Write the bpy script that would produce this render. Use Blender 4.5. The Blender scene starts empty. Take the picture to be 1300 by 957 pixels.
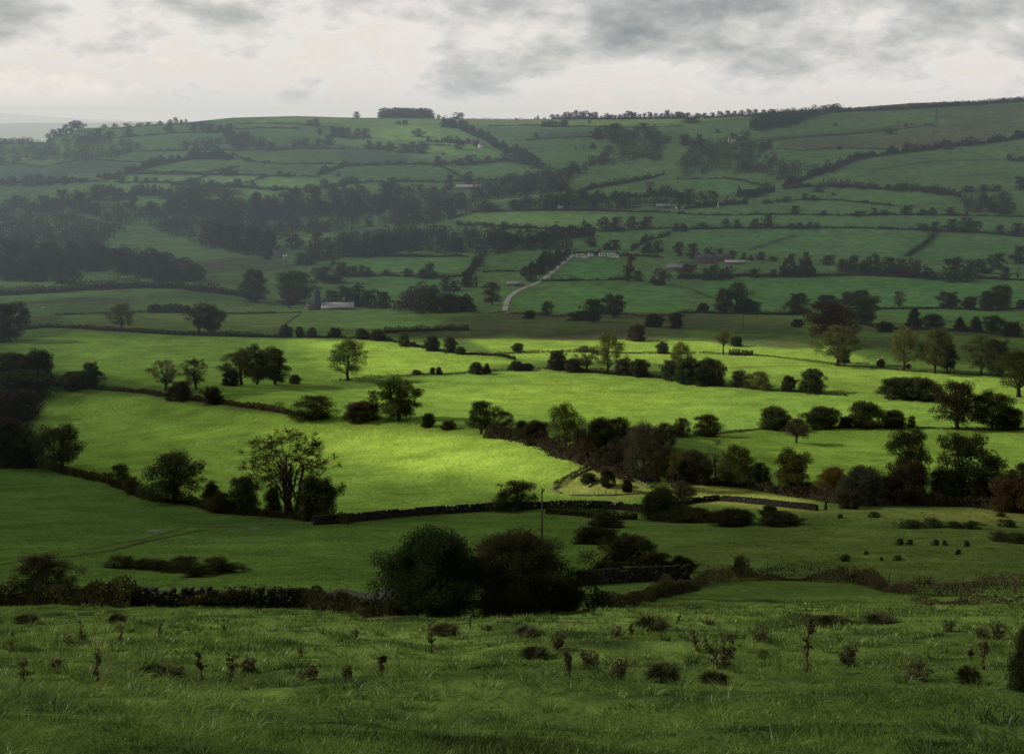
import bpy, math, random
import numpy as np
from mathutils import Vector, Matrix

C = bpy.context.scene.collection
SC = bpy.context.scene
rng = np.random.default_rng(7)
random.seed(7)

# ------------------------------------------------------------------ camera model
W0, H0, F = 1300.0, 957.0, 1805.0
PITCH = math.atan((H0 / 2 - 146.0) / F)
CP, SP = math.cos(PITCH), math.sin(PITCH)
FWD = np.array([0.0, CP, -SP]); UP = np.array([0.0, SP, CP]); RIGHT = np.array([1.0, 0, 0])

def ray(px, py):
    a = (np.asarray(px, float) - W0 / 2) / F; b = -(np.asarray(py, float) - H0 / 2) / F
    return np.stack([a, CP + b * SP, -SP + b * CP], -1)

def project(P):
    P = np.asarray(P, float)
    d = P @ FWD
    return W0 / 2 + F * (P @ RIGHT) / d, H0 / 2 - F * (P @ UP) / d, d

# ------------------------------------------------------------------ terrain
def hash2(i, j, s):
    n = (i * 374761393 + j * 668265263 + s * 974711) & 0x7fffffff
    n = ((n ^ (n >> 13)) * 1274126177) & 0x7fffffff
    return ((n ^ (n >> 16)) & 0xffff) / 65535.0

def vnoise(x, y, s=0):
    xi = np.floor(x).astype(np.int64); yi = np.floor(y).astype(np.int64)
    fx = x - xi; fy = y - yi
    fx = fx * fx * (3 - 2 * fx); fy = fy * fy * (3 - 2 * fy)
    a = hash2(xi, yi, s); b = hash2(xi + 1, yi, s); c = hash2(xi, yi + 1, s); d = hash2(xi + 1, yi + 1, s)
    return (a + (b - a) * fx) * (1 - fy) + (c + (d - c) * fx) * fy - 0.5

# (distance ahead, photo row) of the ground down the middle of the valley
PROFILE = [(13, 957), (24, 868), (60, 805), (100, 770), (150, 742), (200, 703), (290, 655), (380, 600), (480, 545), (560, 503),
           (660, 460), (800, 420), (1050, 385), (1200, 350), (1450, 300), (1700, 250), (2000, 200), (2280, 160), (2420, 147)]
_s = np.tan(np.arctan((np.array([p[1] for p in PROFILE]) - H0 / 2) / F) + PITCH)
_d = np.array([p[0] for p in PROFILE], float)
_zc = -_s * _d
_dd = np.concatenate([[-60, -20, 0], _d, [2600, 3100, 4500, 5600, 7000, 8600, 12000, 16000, 40000]])
_zz = np.concatenate([[12.0, 4.4, -1.75], _zc, [-6, -60, -170, -150, -26, -150, -30, -160, -400]])
_g = np.concatenate([np.arange(-60, 400, 2.0), np.arange(400, 2700, 6.0), np.geomspace(2700, 40000, 300)])
_gz = np.interp(_g, _dd, _zz)
def _smooth(g, z):
    out = z.copy()
    for k in range(len(g)):
        w = 4 + abs(g[k]) * 0.035
        m = np.exp(-((g - g[k]) / w) ** 2)
        dx = np.gradient(g)
        out[k] = (m * dx * z).sum() / (m * dx).sum()
    return out
_gz = _smooth(_g, _gz)
CREST = np.array([(-2000, 196), (-300, 186), (0, 181), (60, 180), (110, 161), (200, 158), (300, 148), (380, 146), (450, 148), (650, 150), (800, 149),
                  (900, 148), (1000, 139), (1060, 137), (1150, 130), (1300, 126), (1600, 118), (3000, 110)], float)
BUMPS = []          # (polyline xy array, height, width)

def seg_dist(X, Y, poly, closed=False):
    best = np.full(np.shape(X), 1e9)
    n = len(poly)
    for k in range(n if closed else n - 1):
        a = poly[k]; b = poly[(k + 1) % n]
        d = b - a; L = max(1e-9, d @ d)
        t = np.clip(((X - a[0]) * d[0] + (Y - a[1]) * d[1]) / L, 0, 1)
        best = np.minimum(best, np.hypot(X - a[0] - t * d[0], Y - a[1] - t * d[1]))
    return best

def inside(X, Y, poly):
    r = np.zeros(np.shape(X), bool); n = len(poly)
    for k in range(n):
        a = poly[k]; b = poly[(k + 1) % n]
        c = (a[1] > Y) != (b[1] > Y)
        with np.errstate(divide='ignore', invalid='ignore'):
            xx = (b[0] - a[0]) * (Y - a[1]) / (b[1] - a[1]) + a[0]
        r ^= c & (X < xx)
    return r

def ground(X, Y):
    X = np.asarray(X, float); Y = np.asarray(Y, float)
    z = np.interp(Y, _g, _gz)
    px = W0 / 2 + F * X / np.maximum(Y, 5)
    c = np.interp(px, CREST[:, 0], CREST[:, 1])
    w = np.clip((Y - 900) / 1500, 0, 1); w = w * w * (3 - 2 * w)
    w = w * np.clip((4200 - Y) / 1500, 0, 1)
    z = z - (c - 147) / F * Y * w
    # far hills, high on the left of the valley mouth, sinking to the right
    far = np.clip((Y - 5000) / 3000, 0, 1)
    z = z + far * (np.clip((-X / np.maximum(Y, 1) - .277) * 640, -60, 110) * np.clip((Y - 8000) / 2500, 0, 1) + 26 * vnoise(X / 900, Y / 2600, 5) + 10 * vnoise(X / 260, Y / 900, 6))
    amp = np.clip((Y - 60) / 300, 0, 1) * np.clip(1.2 + Y / 420, 0, 6) * np.clip((2700 - Y) / 500, 0.0, 1)
    z = z + amp * vnoise(X / (70 + 130 * np.clip(Y / 1500, 0, 1)), Y / 260, 1)
    z = z + np.clip((Y - 20) / 100, 0, 1) * np.clip((1000 - Y) / 300, 0, 1) * 0.9 * vnoise(X / 26, Y / 26, 2)
    near = np.clip((140 - Y) / 40, 0, 1)
    z = z + near * (0.70 * vnoise(X / 6.5, Y / 4.5, 3) + 0.42 * vnoise(X / 1.9, Y / 1.5, 4) * (vnoise(X / 7., Y / 7., 9) + .6))
    for poly, h, wd in BUMPS:
        near_ = (np.abs(Y - poly[:, 1].mean()) < np.ptp(poly[:, 1]) / 2 + 3.2 * wd)
        if np.any(near_):
            z = z + np.where(near_, h * np.exp(-(seg_dist(X, Y, poly) / wd) ** 2), 0)
    return z

_TT = np.concatenate([np.arange(8, 120, 0.5), np.geomspace(120, 3000, 1400)])
def at(px, py):
    """world ground point seen at that place of the photograph (scalar or arrays)"""
    px = np.atleast_1d(np.asarray(px, float)); py = np.atleast_1d(np.asarray(py, float))
    out = np.zeros((len(px), 3))
    for s in range(0, len(px), 500):
        r = ray(px[s:s + 500], py[s:s + 500]); r = r / r[:, 1:2]
        P = r[:, None, :] * _TT[None, :, None]
        h = P[..., 2] - ground(P[..., 0], P[..., 1])
        k = np.argmax(h <= 0, axis=1); none = ~(h <= 0).any(axis=1)
        k[none] = np.argmin(np.where(_TT[None] > 900, h, 1e9), axis=1)[none]
        lo = _TT[np.maximum(k - 1, 0)]; hi = _TT[k]
        for _ in range(14):
            mid = (lo + hi) / 2
            hm = mid * r[:, 2] - ground(mid * r[:, 0], mid)
            below = hm <= 0
            hi = np.where(below & ~none, mid, hi); lo = np.where(below | none, lo, mid)
        Q = r * hi[:, None]; Q[:, 2] = ground(Q[:, 0], Q[:, 1])
        out[s:s + 500] = Q
    return out

TILE = dict(A=(0, 100), B=(430, 100), C=(860, 100), D=(0, 300), E=(430, 300), F=(860, 300), G=(0, 500), H=(430, 500), I=(860, 500),
            J=(0, 660), K=(430, 660), L=(860, 660), P=(0, 0), Q=(0, 102), R=(650, 102))
KS = 440 / 1300.0
KT = dict(P=1.0, Q=.5, R=.5)
def T(t, pts):
    """points noted on an enlarged part of the photograph -> photograph pixels"""
    ox, oy = TILE[t]; k = KT.get(t, KS)
    return [(ox + p[0] * k, oy + p[1] * k) for p in pts]
def world(t, pts):
    p = np.array(T(t, pts)); return at(p[:, 0], p[:, 1])

# the swell of the sunlit field and smaller swells
def bump(t, pts, h, w): BUMPS.append((world(t, pts)[:, :2].copy(), h, w))
bump('P', [(60, 500), (180, 506), (290, 524), (430, 548), (560, 556), (660, 566), (740, 592)], 8.0, 46)
bump('P', [(1060, 655), (1180, 652), (1330, 652)], 2.2, 26)
bump('P', [(735, 600), (800, 612)], 2.6, 12)
bump('P', [(170, 372), (270, 374)], 4.0, 60)

# ------------------------------------------------------------------ materials
def mat(name): 
    m = bpy.data.materials.new(name); m.use_nodes = True
    nt = m.node_tree; nt.nodes.clear()
    out = nt.nodes.new('ShaderNodeOutputMaterial')
    return m, nt, out
def N(nt, t, **kw):
    n = nt.nodes.new(t)
    for k, v in kw.items(): setattr(n, k, v)
    return n
def ramp(nt, a, b, p0=0.3, p1=0.7):
    r = N(nt, 'ShaderNodeValToRGB'); e = r.color_ramp.elements
    e[0].position = p0; e[1].position = p1; e[0].color = (*a, 1); e[1].color = (*b, 1); return r

def mat_plain(name, a, b, scale=2.0, rough=0.85, bump=0.0, metal=0.0, detail=5.0):
    m, nt, out = mat(name)
    tc = N(nt, 'ShaderNodeTexCoord'); no = N(nt, 'ShaderNodeTexNoise'); no.inputs['Scale'].default_value = scale; no.inputs['Detail'].default_value = detail
    nt.links.new(tc.outputs['Object'], no.inputs['Vector'])
    r = ramp(nt, a, b); nt.links.new(no.outputs['Fac'], r.inputs['Fac'])
    p = N(nt, 'ShaderNodeBsdfPrincipled'); p.inputs['Roughness'].default_value = rough; p.inputs['Metallic'].default_value = metal
    p.inputs['Specular IOR Level'].default_value = 0.2
    nt.links.new(r.outputs['Color'], p.inputs['Base Color'])
    if bump:
        bp = N(nt, 'ShaderNodeBump'); bp.inputs['Strength'].default_value = bump
        nt.links.new(no.outputs['Fac'], bp.inputs['Height']); nt.links.new(bp.outputs['Normal'], p.inputs['Normal'])
    nt.links.new(p.outputs[0], out.inputs['Surface'])
    return m

def mat_leaf(name, a, b, c=None, scale=0.6, trans=0.3, gloss=0.0):
    m, nt, out = mat(name)
    g = N(nt, 'ShaderNodeNewGeometry'); no = N(nt, 'ShaderNodeTexNoise'); no.inputs['Scale'].default_value = scale; no.inputs['Detail'].default_value = 4
    nt.links.new(g.outputs['Position'], no.inputs['Vector'])
    G = 1.0 if name in ('far_wood', 'leaf_orange', 'leaf_yellow', 'rush') else 1.45
    a, b = [tuple(v * G for v in q) for q in (a, b)]
    r = ramp(nt, a, b, 0.35, 0.68)
    if c: e = r.color_ramp.elements.new(0.8); e.color = (*c, 1)
    nt.links.new(no.outputs['Fac'], r.inputs['Fac'])
    oi = N(nt, 'ShaderNodeObjectInfo'); mr = N(nt, 'ShaderNodeMapRange'); mr.inputs['To Min'].default_value = 0.7; mr.inputs['To Max'].default_value = 1.25
    nt.links.new(oi.outputs['Random'], mr.inputs['Value'])
    mx = N(nt, 'ShaderNodeMix', data_type='RGBA', blend_type='MULTIPLY'); mx.inputs['Factor'].default_value = 1
    nt.links.new(r.outputs['Color'], mx.inputs['A']); nt.links.new(mr.outputs['Result'], mx.inputs['B'])
    d = N(nt, 'ShaderNodeBsdfDiffuse'); tr = N(nt, 'ShaderNodeBsdfTranslucent'); ms = N(nt, 'ShaderNodeMixShader'); ms.inputs[0].default_value = min(.5, trans + .08)
    nt.links.new(mx.outputs['Result'], d.inputs['Color']); nt.links.new(mx.outputs['Result'], tr.inputs['Color'])
    nt.links.new(d.outputs[0], ms.inputs[1]); nt.links.new(tr.outputs[0], ms.inputs[2])
    if gloss:
        gl = N(nt, 'ShaderNodeBsdfGlossy'); gl.inputs['Roughness'].default_value = .3; gl.inputs['Color'].default_value = (.8, .85, .9, 1); m2 = N(nt, 'ShaderNodeMixShader'); m2.inputs[0].default_value = gloss
        nt.links.new(ms.outputs[0], m2.inputs[1]); nt.links.new(gl.outputs[0], m2.inputs[2]); ms = m2
    nt.links.new(ms.outputs[0], out.inputs['Surface'])
    return m

M = {}
M['dark'] = mat_leaf('leaf_dark_green', (.020, .027, .012), (.068, .078, .028), trans=.38)
M['green'] = mat_leaf('leaf_green', (.028, .044, .013), (.080, .100, .028), trans=.38)
M['olive'] = mat_leaf('leaf_olive', (.042, .050, .014), (.120, .120, .034), trans=.38)
M['brown'] = mat_leaf('leaf_brown', (.029, .025, .014), (.074, .060, .030))
M['russet'] = mat_leaf('leaf_russet', (.038, .026, .013), (.085, .054, .024))
M['orange'] = mat_leaf('leaf_orange', (.10, .034, .012), (.23, .082, .022))
M['yellow'] = mat_leaf('leaf_yellow', (.11, .085, .022), (.21, .15, .035))
M['grey'] = mat_leaf('leaf_grey_green', (.038, .042, .026), (.082, .088, .054))
M['twig'] = mat_leaf('twig_dark', (.024, .021, .014), (.074, .060, .036), trans=0.25)
M['paletwig'] = mat_leaf('twig_pale', (.06, .056, .032), (.13, .118, .06), trans=0.15)
M['gorse'] = mat_leaf('gorse_dark', (.016, .020, .009), (.056, .054, .022))
M['holly'] = mat_leaf('holly', (.010, .014, .006), (.024, .031, .012), (.044, .054, .028), trans=0.12, scale=1.5)
M['bracken'] = mat_leaf('bracken', (.030, .027, .014), (.085, .070, .036))
M['rush'] = mat_leaf('rush', (.030, .036, .014), (.095, .100, .042), scale=2)
M['hedge'] = mat_leaf('hedge_leaf', (.024, .026, .013), (.075, .070, .032))
M['farwood'] = mat_leaf('far_wood', (.028, .034, .026), (.098, .098, .064), (.14, .098, .066), scale=0.035)
M['bark'] = mat_plain('bark', (.022, .018, .014), (.055, .045, .034), 3, 0.95, 0.4)
M['stone'] = mat_plain('dry_stone', (.007, .008, .006), (.048, .048, .034), 2.6, 0.95, 0.5)
M['rubble'] = mat_plain('pale_stone', (.08, .085, .035), (.34, .33, .17), 2.2, 0.95, 0.5)
M['timber'] = mat_plain('weathered_timber', (.05, .045, .035), (.12, .10, .08), 4, 0.9, 0.2)
M['slate'] = mat_plain('slate_roof', (.06, .06, .065), (.12, .12, .125), 1.2, 0.7)
M['brick'] = mat_plain('brick_wall', (.12, .07, .05), (.22, .13, .09), 2, 0.9)
M['gritstone'] = mat_plain('gritstone_wall', (.12, .11, .09), (.22, .20, .17), 2, 0.9)
M['render'] = mat_plain('white_render', (.58, .57, .54), (.75, .74, .71), 1, 0.8)
M['paleroof'] = mat_plain('pale_sheet_roof', (.36, .35, .34), (.58, .56, .53), .6, 0.55)
M['greyroof'] = mat_plain('grey_sheet_roof', (.20, .21, .22), (.32, .33, .34), .6, 0.55)
M['glass'] = mat_plain('window_glass', (.015, .02, .025), (.04, .045, .05), 3, 0.12)
M['white'] = mat_plain('white_paint', (.72, .72, .70), (.82, .82, .80), 1, 0.4)
M['rubber'] = mat_plain('rubber', (.015, .015, .015), (.03, .03, .03), 6, 0.9)
M['steel'] = mat_plain('galvanised_steel', (.05, .055, .06), (.10, .105, .11), 3, 0.6, 0, 0.2)
M['wool'] = mat_plain('wool', (.50, .47, .40), (.68, .65, .57), 9, 1.0, 0.4)
M['hide'] = mat_plain('black_hide', (.010, .009, .008), (.025, .022, .02), 5, 0.7)
M['thistle'] = mat_leaf('dead_stem', (.036, .034, .017), (.100, .088, .045), scale=6, trans=0.2)

# grass ground: tone painted per field as an attribute, broken up by several noises
def mat_ground():
    m, nt, out = mat('grass_ground')
    at_ = N(nt, 'ShaderNodeAttribute', attribute_name='tone')
    tc = N(nt, 'ShaderNodeTexCoord')
    def noise(s, d, y=1.0, rough=.55):
        mp = N(nt, 'ShaderNodeMapping'); mp.inputs['Scale'].default_value = (1, y, 1)
        n = N(nt, 'ShaderNodeTexNoise'); n.inputs['Scale'].default_value = s; n.inputs['Detail'].default_value = d; n.inputs['Roughness'].default_value = rough
        nt.links.new(tc.outputs['Object'], mp.inputs['Vector']); nt.links.new(mp.outputs[0], n.inputs['Vector']); return n
    fine = noise(1.3, 7, .6, .7); mid = noise(.09, 5); big = noise(.016, 4)
    def fac(n, a, b, p0, p1):
        mr = N(nt, 'ShaderNodeMapRange'); mr.inputs['From Min'].default_value = p0; mr.inputs['From Max'].default_value = p1
        mr.inputs['To Min'].default_value = a; mr.inputs['To Max'].default_value = b
        nt.links.new(n.outputs['Fac'], mr.inputs['Value']); return mr
    m1 = N(nt, 'ShaderNodeMath', operation='MULTIPLY'); m2 = N(nt, 'ShaderNodeMath', operation='MULTIPLY')
    nt.links.new(fac(fine, .60, 1.36, .3, .7).outputs[0], m1.inputs[0]); nt.links.new(fac(mid, .74, 1.22, .3, .7).outputs[0], m1.inputs[1])
    nt.links.new(m1.outputs[0], m2.inputs[0]); nt.links.new(fac(big, .85, 1.15, .3, .7).outputs[0], m2.inputs[1])
    mx = N(nt, 'ShaderNodeMix', data_type='RGBA', blend_type='MULTIPLY'); mx.inputs['Factor'].default_value = 1
    nt.links.new(at_.outputs['Color'], mx.inputs['A']); nt.links.new(m2.outputs[0], mx.inputs['B'])
    # yellow-brown dead patches
    patch = noise(.22, 6, .7, .6); pr = fac(patch, 0, .55, .55, .75)
    mx2 = N(nt, 'ShaderNodeMix', data_type='RGBA', blend_type='MULTIPLY'); mx2.inputs['B'].default_value = (1.05, .78, .72, 1)
    nt.links.new(pr.outputs[0], mx2.inputs['Factor']); nt.links.new(mx.outputs['Result'], mx2.inputs['A'])
    d = N(nt, 'ShaderNodeBsdfDiffuse')
    bp = N(nt, 'ShaderNodeBump'); bp.inputs['Strength'].default_value = .6; bp.inputs['Distance'].default_value = .35
    nt.links.new(fine.outputs['Fac'], bp.inputs['Height']); 
    bp2 = N(nt, 'ShaderNodeBump'); bp2.inputs['Strength'].default_value = .34; bp2.inputs['Distance'].default_value = 1.6
    nt.links.new(noise(.30, 5, .8).outputs['Fac'], bp2.inputs['Height']); nt.links.new(bp2.outputs['Normal'], bp.inputs['Normal'])
    nt.links.new(bp.outputs['Normal'], d.inputs['Normal'])
    nt.links.new(mx2.outputs['Result'], d.inputs['Color']); nt.links.new(d.outputs[0], out.inputs['Surface'])
    return m
M['ground'] = mat_ground()
M['blade'] = None

# ------------------------------------------------------------------ mesh helpers
class MB:
    """collects triangles and quads and links them as one mesh object"""
    def __init__(s): s.v = []; s.q = []; s.t = []; s.n = 0
    def add(s, v, quads=None, tris=None):
        v = np.asarray(v, np.float32).reshape(-1, 3)
        if quads is not None and len(quads): s.q.append(np.asarray(quads, np.int64) + s.n)
        if tris is not None and len(tris): s.t.append(np.asarray(tris, np.int64) + s.n)
        s.v.append(v); s.n += len(v)
    def box(s, c, size, rz=0.0, jit=0.0, taper=1.0):
        x, y, z = np.array(size) / 2
        v = np.array([(-x, -y, -z), (x, -y, -z), (x, y, -z), (-x, y, -z), (-x * taper, -y * taper, z), (x * taper, -y * taper, z), (x * taper, y * taper, z), (-x * taper, y * taper, z)])
        if jit: v = v + rng.uniform(-jit, jit, v.shape)
        c_, s_ = math.cos(rz), math.sin(rz)
        v = v @ np.array([[c_, s_, 0], [-s_, c_, 0], [0, 0, 1]]) + np.array(c)
        s.add(v, [(0, 3, 2, 1), (4, 5, 6, 7), (0, 1, 5, 4), (1, 2, 6, 5), (2, 3, 7, 6), (3, 0, 4, 7)])
    def tube(s, pts, rad, sides=5):
        pts = np.asarray(pts, float); n = len(pts); rad = np.broadcast_to(np.asarray(rad, float), (n,))
        tg = np.gradient(pts, axis=0); tg /= np.linalg.norm(tg, axis=1)[:, None] + 1e-9
        ref = np.where(np.abs(tg[:, 2:3]) > .8, np.array([[1.0, 0, 0]]), np.array([[0, 0, 1.0]]))
        a = np.cross(tg, ref); a /= np.linalg.norm(a, axis=1)[:, None] + 1e-9; b = np.cross(tg, a)
        th = np.arange(sides) * 2 * math.pi / sides
        v = pts[:, None] + rad[:, None, None] * (np.cos(th)[None, :, None] * a[:, None] + np.sin(th)[None, :, None] * b[:, None])
        f = [(k * sides + j, k * sides + (j + 1) % sides, (k + 1) * sides + (j + 1) % sides, (k + 1) * sides + j) for k in range(n - 1) for j in range(sides)]
        base = (n - 1) * sides
        t = [(base, base + j, base + j + 1) for j in range(1, sides - 1)] + [(0, j + 1, j) for j in range(1, sides - 1)]
        s.add(v.reshape(-1, 3), f, t)
    def leaves(s, c, size, elong=1.0, up=0.0):
        """leaf-sized quads at the points c, randomly turned"""
        c = np.asarray(c, float); n = len(c)
        if n == 0: return
        size = np.broadcast_to(np.asarray(size, float), (n,)) * rng.uniform(.6, 1.35, n)
        a = rng.normal(size=(n, 3)); a /= np.linalg.norm(a, axis=1)[:, None]
        b = rng.normal(size=(n, 3)); b[:, 2] += up; b -= (b * a).sum(1)[:, None] * a; b /= np.linalg.norm(b, axis=1)[:, None] + 1e-9
        a = a * size[:, None] * .5; b = b * size[:, None] * .5 * elong
        v = np.stack([c - b, c + a * .8, c + b, c - a * .8], 1)
        s.add(v.reshape(-1, 3), np.arange(4 * n).reshape(n, 4))
    def twigs(s, p0, p1, w):
        """thin tapering slivers from p0 to p1"""
        p0 = np.asarray(p0, float); p1 = np.asarray(p1, float); n = len(p0)
        if n == 0: return
        d = p1 - p0; r = rng.normal(size=(n, 3)); a = np.cross(d, r); a /= np.linalg.norm(a, axis=1)[:, None] + 1e-9
        v = np.stack([p0 - a * w / 2, p0 + a * w / 2, p1], 1)
        s.add(v.reshape(-1, 3), None, np.arange(3 * n).reshape(n, 3))
    def mesh(s, name, smooth=False):
        me = bpy.data.meshes.new(name)
        v = np.concatenate(s.v) if s.v else np.zeros((0, 3), np.float32)
        q = np.concatenate(s.q) if s.q else np.zeros((0, 4), np.int64); t = np.concatenate(s.t) if s.t else np.zeros((0, 3), np.int64)
        me.vertices.add(len(v)); me.vertices.foreach_set('co', v.astype(np.float32).ravel())
        me.loops.add(q.size + t.size); me.loops.foreach_set('vertex_index', np.concatenate([q.ravel(), t.ravel()]).astype(np.int32))
        me.polygons.add(len(q) + len(t))
        me.polygons.foreach_set('loop_start', np.concatenate([np.arange(len(q)) * 4, q.size + np.arange(len(t)) * 3]).astype(np.int32))
        me.polygons.foreach_set('loop_total', np.concatenate([np.full(len(q), 4), np.full(len(t), 3)]).astype(np.int32))
        if smooth: me.polygons.foreach_set('use_smooth', np.ones(len(q) + len(t), bool))
        me.update(calc_edges=True)
        return me
    def build(s, name, m, parent=None, loc=None, smooth=False):
        me = s.mesh(name, smooth); me.materials.append(m)
        o = bpy.data.objects.new(name, me); C.objects.link(o)
        if parent: o.parent = parent
        if loc is not None: o.location = loc
        return o

def tag(o, label=None, cat=None, group=None, kind=None):
    if label: o['label'] = label
    if cat: o['category'] = cat
    if group: o['group'] = group
    if kind: o['kind'] = kind
    return o
def empty(name, loc, label, cat, group=None, rz=0.0):
    o = bpy.data.objects.new(name, None); C.objects.link(o); o.empty_display_size = .5
    o.location = loc; o.rotation_euler = (0, 0, rz)
    return tag(o, label, cat, group)

# ------------------------------------------------------------------ the ground sheet
cd = [-40.0]
while cd[-1] < 2750: cd.append(cd[-1] + max(.35, (cd[-1]) * .0046))
cd += list(np.geomspace(2800, 38000, 90))
cd = np.array(cd)
uu = np.concatenate([-np.geomspace(1.6, .46, 24), np.linspace(-.44, .44, 340), np.geomspace(.46, 1.6, 24)])
GX = uu[None, :] * (cd[:, None] * 1.0 + 70); GY = np.broadcast_to(cd[:, None], GX.shape)
GZ = ground(GX, GY)
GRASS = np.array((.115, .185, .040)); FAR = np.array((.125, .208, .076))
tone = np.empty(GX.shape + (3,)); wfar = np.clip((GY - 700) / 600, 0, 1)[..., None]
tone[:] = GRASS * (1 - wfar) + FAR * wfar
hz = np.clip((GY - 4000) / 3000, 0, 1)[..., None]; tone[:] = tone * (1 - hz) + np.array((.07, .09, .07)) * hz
def field(t, pts, col, soft=2.0, k=1.0):
    poly = world(t, pts)[:, :2]
    lo = poly.min(0) - 3 * soft; hi = poly.max(0) + 3 * soft
    m = (GX > lo[0]) & (GX < hi[0]) & (GY > lo[1]) & (GY < hi[1])
    if not m.any(): return
    X, Y = GX[m], GY[m]
    wob = soft * 1.5
    X2 = X + wob * vnoise(X / 14, Y / 14, 31); Y2 = Y + wob * vnoise(X / 14, Y / 14, 32)
    d = seg_dist(X2, Y2, poly, True); s = np.where(inside(X2, Y2, poly), d, -d)
    a = (np.clip(s / soft * .5 + .5, 0, 1) * k)[:, None]
    tone[m] = tone[m] * (1 - a) + np.array(col) * a
def stripe(t, pts, wd, col, k=1.0):
    line = world(t, pts)[:, :2]
    lo = line.min(0) - 4 * wd; hi = line.max(0) + 4 * wd
    m = (GX > lo[0]) & (GX < hi[0]) & (GY > lo[1]) & (GY < hi[1])
    if not m.any(): return
    a = (np.exp(-(seg_dist(GX[m], GY[m], line) / wd) ** 2) * k)[:, None]
    tone[m] = tone[m] * (1 - a) + np.array(col) * a
BR = (.195, .315, .054); BR_SUN = (.33, .47, .064); OL = (.13, .16, .040); MOOR = (.070, .062, .040); MEAD = (.11, .19, .055)  # the second bright tone has the crest's sunlight put into its colour
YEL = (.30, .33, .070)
exec_fields = True
# near and middle fields
field('P', [(-200, 700), (0, 650), (300, 650), (430, 665), (760, 650), (740, 700), (700, 760), (-200, 800)], (.100, .175, .036))
field('P', [(-300, 600), (80, 594), (210, 632), (370, 656), (700, 640), (600, 650), (300, 690), (-300, 690)], (.088, .160, .036), 4)
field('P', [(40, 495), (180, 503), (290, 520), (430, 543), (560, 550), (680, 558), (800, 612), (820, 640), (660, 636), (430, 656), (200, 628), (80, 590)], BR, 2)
field('P', [(340, 540), (430, 546), (560, 549), (690, 561), (738, 594), (640, 602), (480, 584), (380, 566)], BR_SUN, 24)  # sunlight along the crest, painted as a soft brighter grass patch
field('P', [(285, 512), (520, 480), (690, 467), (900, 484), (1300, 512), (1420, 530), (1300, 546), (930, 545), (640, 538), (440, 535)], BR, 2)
field('P', [(560, 500), (700, 480), (900, 500), (860, 525), (640, 520)], (.26, .39, .056), 20)  # stronger sun mid-field, put into the grass colour with a soft edge
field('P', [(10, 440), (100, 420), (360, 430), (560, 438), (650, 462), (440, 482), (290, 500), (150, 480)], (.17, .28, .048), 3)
field('P', [(380, 432), (480, 432), (600, 450), (660, 462), (520, 475), (440, 478)], (.25, .375, .055), 12)  # sunnier right part of this field, painted in as lighter grass
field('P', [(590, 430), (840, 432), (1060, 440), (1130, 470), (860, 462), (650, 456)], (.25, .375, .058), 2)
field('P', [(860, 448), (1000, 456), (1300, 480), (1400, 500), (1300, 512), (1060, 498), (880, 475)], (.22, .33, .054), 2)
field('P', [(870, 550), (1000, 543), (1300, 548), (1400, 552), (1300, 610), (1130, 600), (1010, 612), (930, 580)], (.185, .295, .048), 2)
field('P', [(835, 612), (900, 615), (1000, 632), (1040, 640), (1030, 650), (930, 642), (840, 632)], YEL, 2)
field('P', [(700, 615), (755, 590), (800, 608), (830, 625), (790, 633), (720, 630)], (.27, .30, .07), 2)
field('P', [(1000, 652), (1140, 645), (1400, 648), (1400, 672), (1130, 664)], (.19, .215, .055), 4)
field('P', [(820, 700), (1000, 652), (1400, 655), (1500, 740), (1300, 748), (1000, 735), (870, 740)], (.118, .165, .040), 4)
field('P', [(1000, 655), (1140, 648), (1400, 650), (1400, 664), (1140, 660)], (.20, .22, .06), 3, .7)
# rough wet valley floor
field('D', [(-200, 400), (0, 330), (100, 300), (230, 300), (250, 330), (100, 340), (0, 385)], MOOR, 5, .62)
field('D', [(90, 245), (300, 228), (530, 236), (520, 246), (300, 248), (100, 252)], MOOR, 4, .62)
field('E', [(170, 372), (360, 330), (420, 300), (620, 285), (1000, 280), (1300, 290), (1300, 330), (1300, 380), (1000, 385), (800, 385), (500, 350), (350, 372)], (.10, .105, .045), 5, .75)
field('E', [(230, 372), (500, 345), (640, 352), (600, 382), (300, 385)], MOOR, 5, .62)
field('E', [(700, 375), (950, 350), (1130, 345), (1180, 375), (1000, 392), (760, 388)], MOOR, 5, .62)
field('E', [(700, 330), (1000, 325), (1200, 345), (900, 352)], (.10, .125, .045), 5)
field('F', [(-30, 285), (200, 295), (420, 330), (480, 345), (470, 372), (240, 368), (-30, 345)], MOOR, 5, .62)
field('F', [(200, 300), (450, 308), (440, 330), (250, 330)], (.11, .135, .045), 4)
field('F', [(640, 335), (900, 350), (1300, 370), (1300, 385), (900, 365), (640, 350)], MOOR, 5, .62)
field('F', [(30, 380), (260, 375), (480, 385), (560, 420), (430, 425), (200, 405)], (.115, .15, .05), 4)
field('F', [(640, 375), (900, 378), (1300, 400), (1300, 440), (860, 450), (700, 420)], (.105, .16, .048), 4)
field('D', [(250, 330), (420, 290), (850, 290), (1130, 285), (1060, 372), (700, 362), (430, 345)], (.13, .175, .052), 4)
field('D', [(110, 255), (300, 245), (560, 240), (950, 252), (1100, 280), (500, 280), (200, 290)], (.105, .165, .05), 4)
field('D', [(550, 215), (740, 205), (940, 240), (800, 248), (560, 238)], (.095, .16, .052), 3)
field('D', [(-50, 175), (250, 190), (310, 160), (530, 175), (540, 185), (300, 205), (0, 220)], (.11, .165, .062), 4)
field('D', [(690, 100), (900, 80), (1090, 90), (1100, 125), (780, 140), (740, 120)], (.10, .12, .058), 4)
field('D', [(780, 150), (930, 135), (1090, 135), (900, 190), (800, 170)], (.10, .165, .06), 4)
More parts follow.
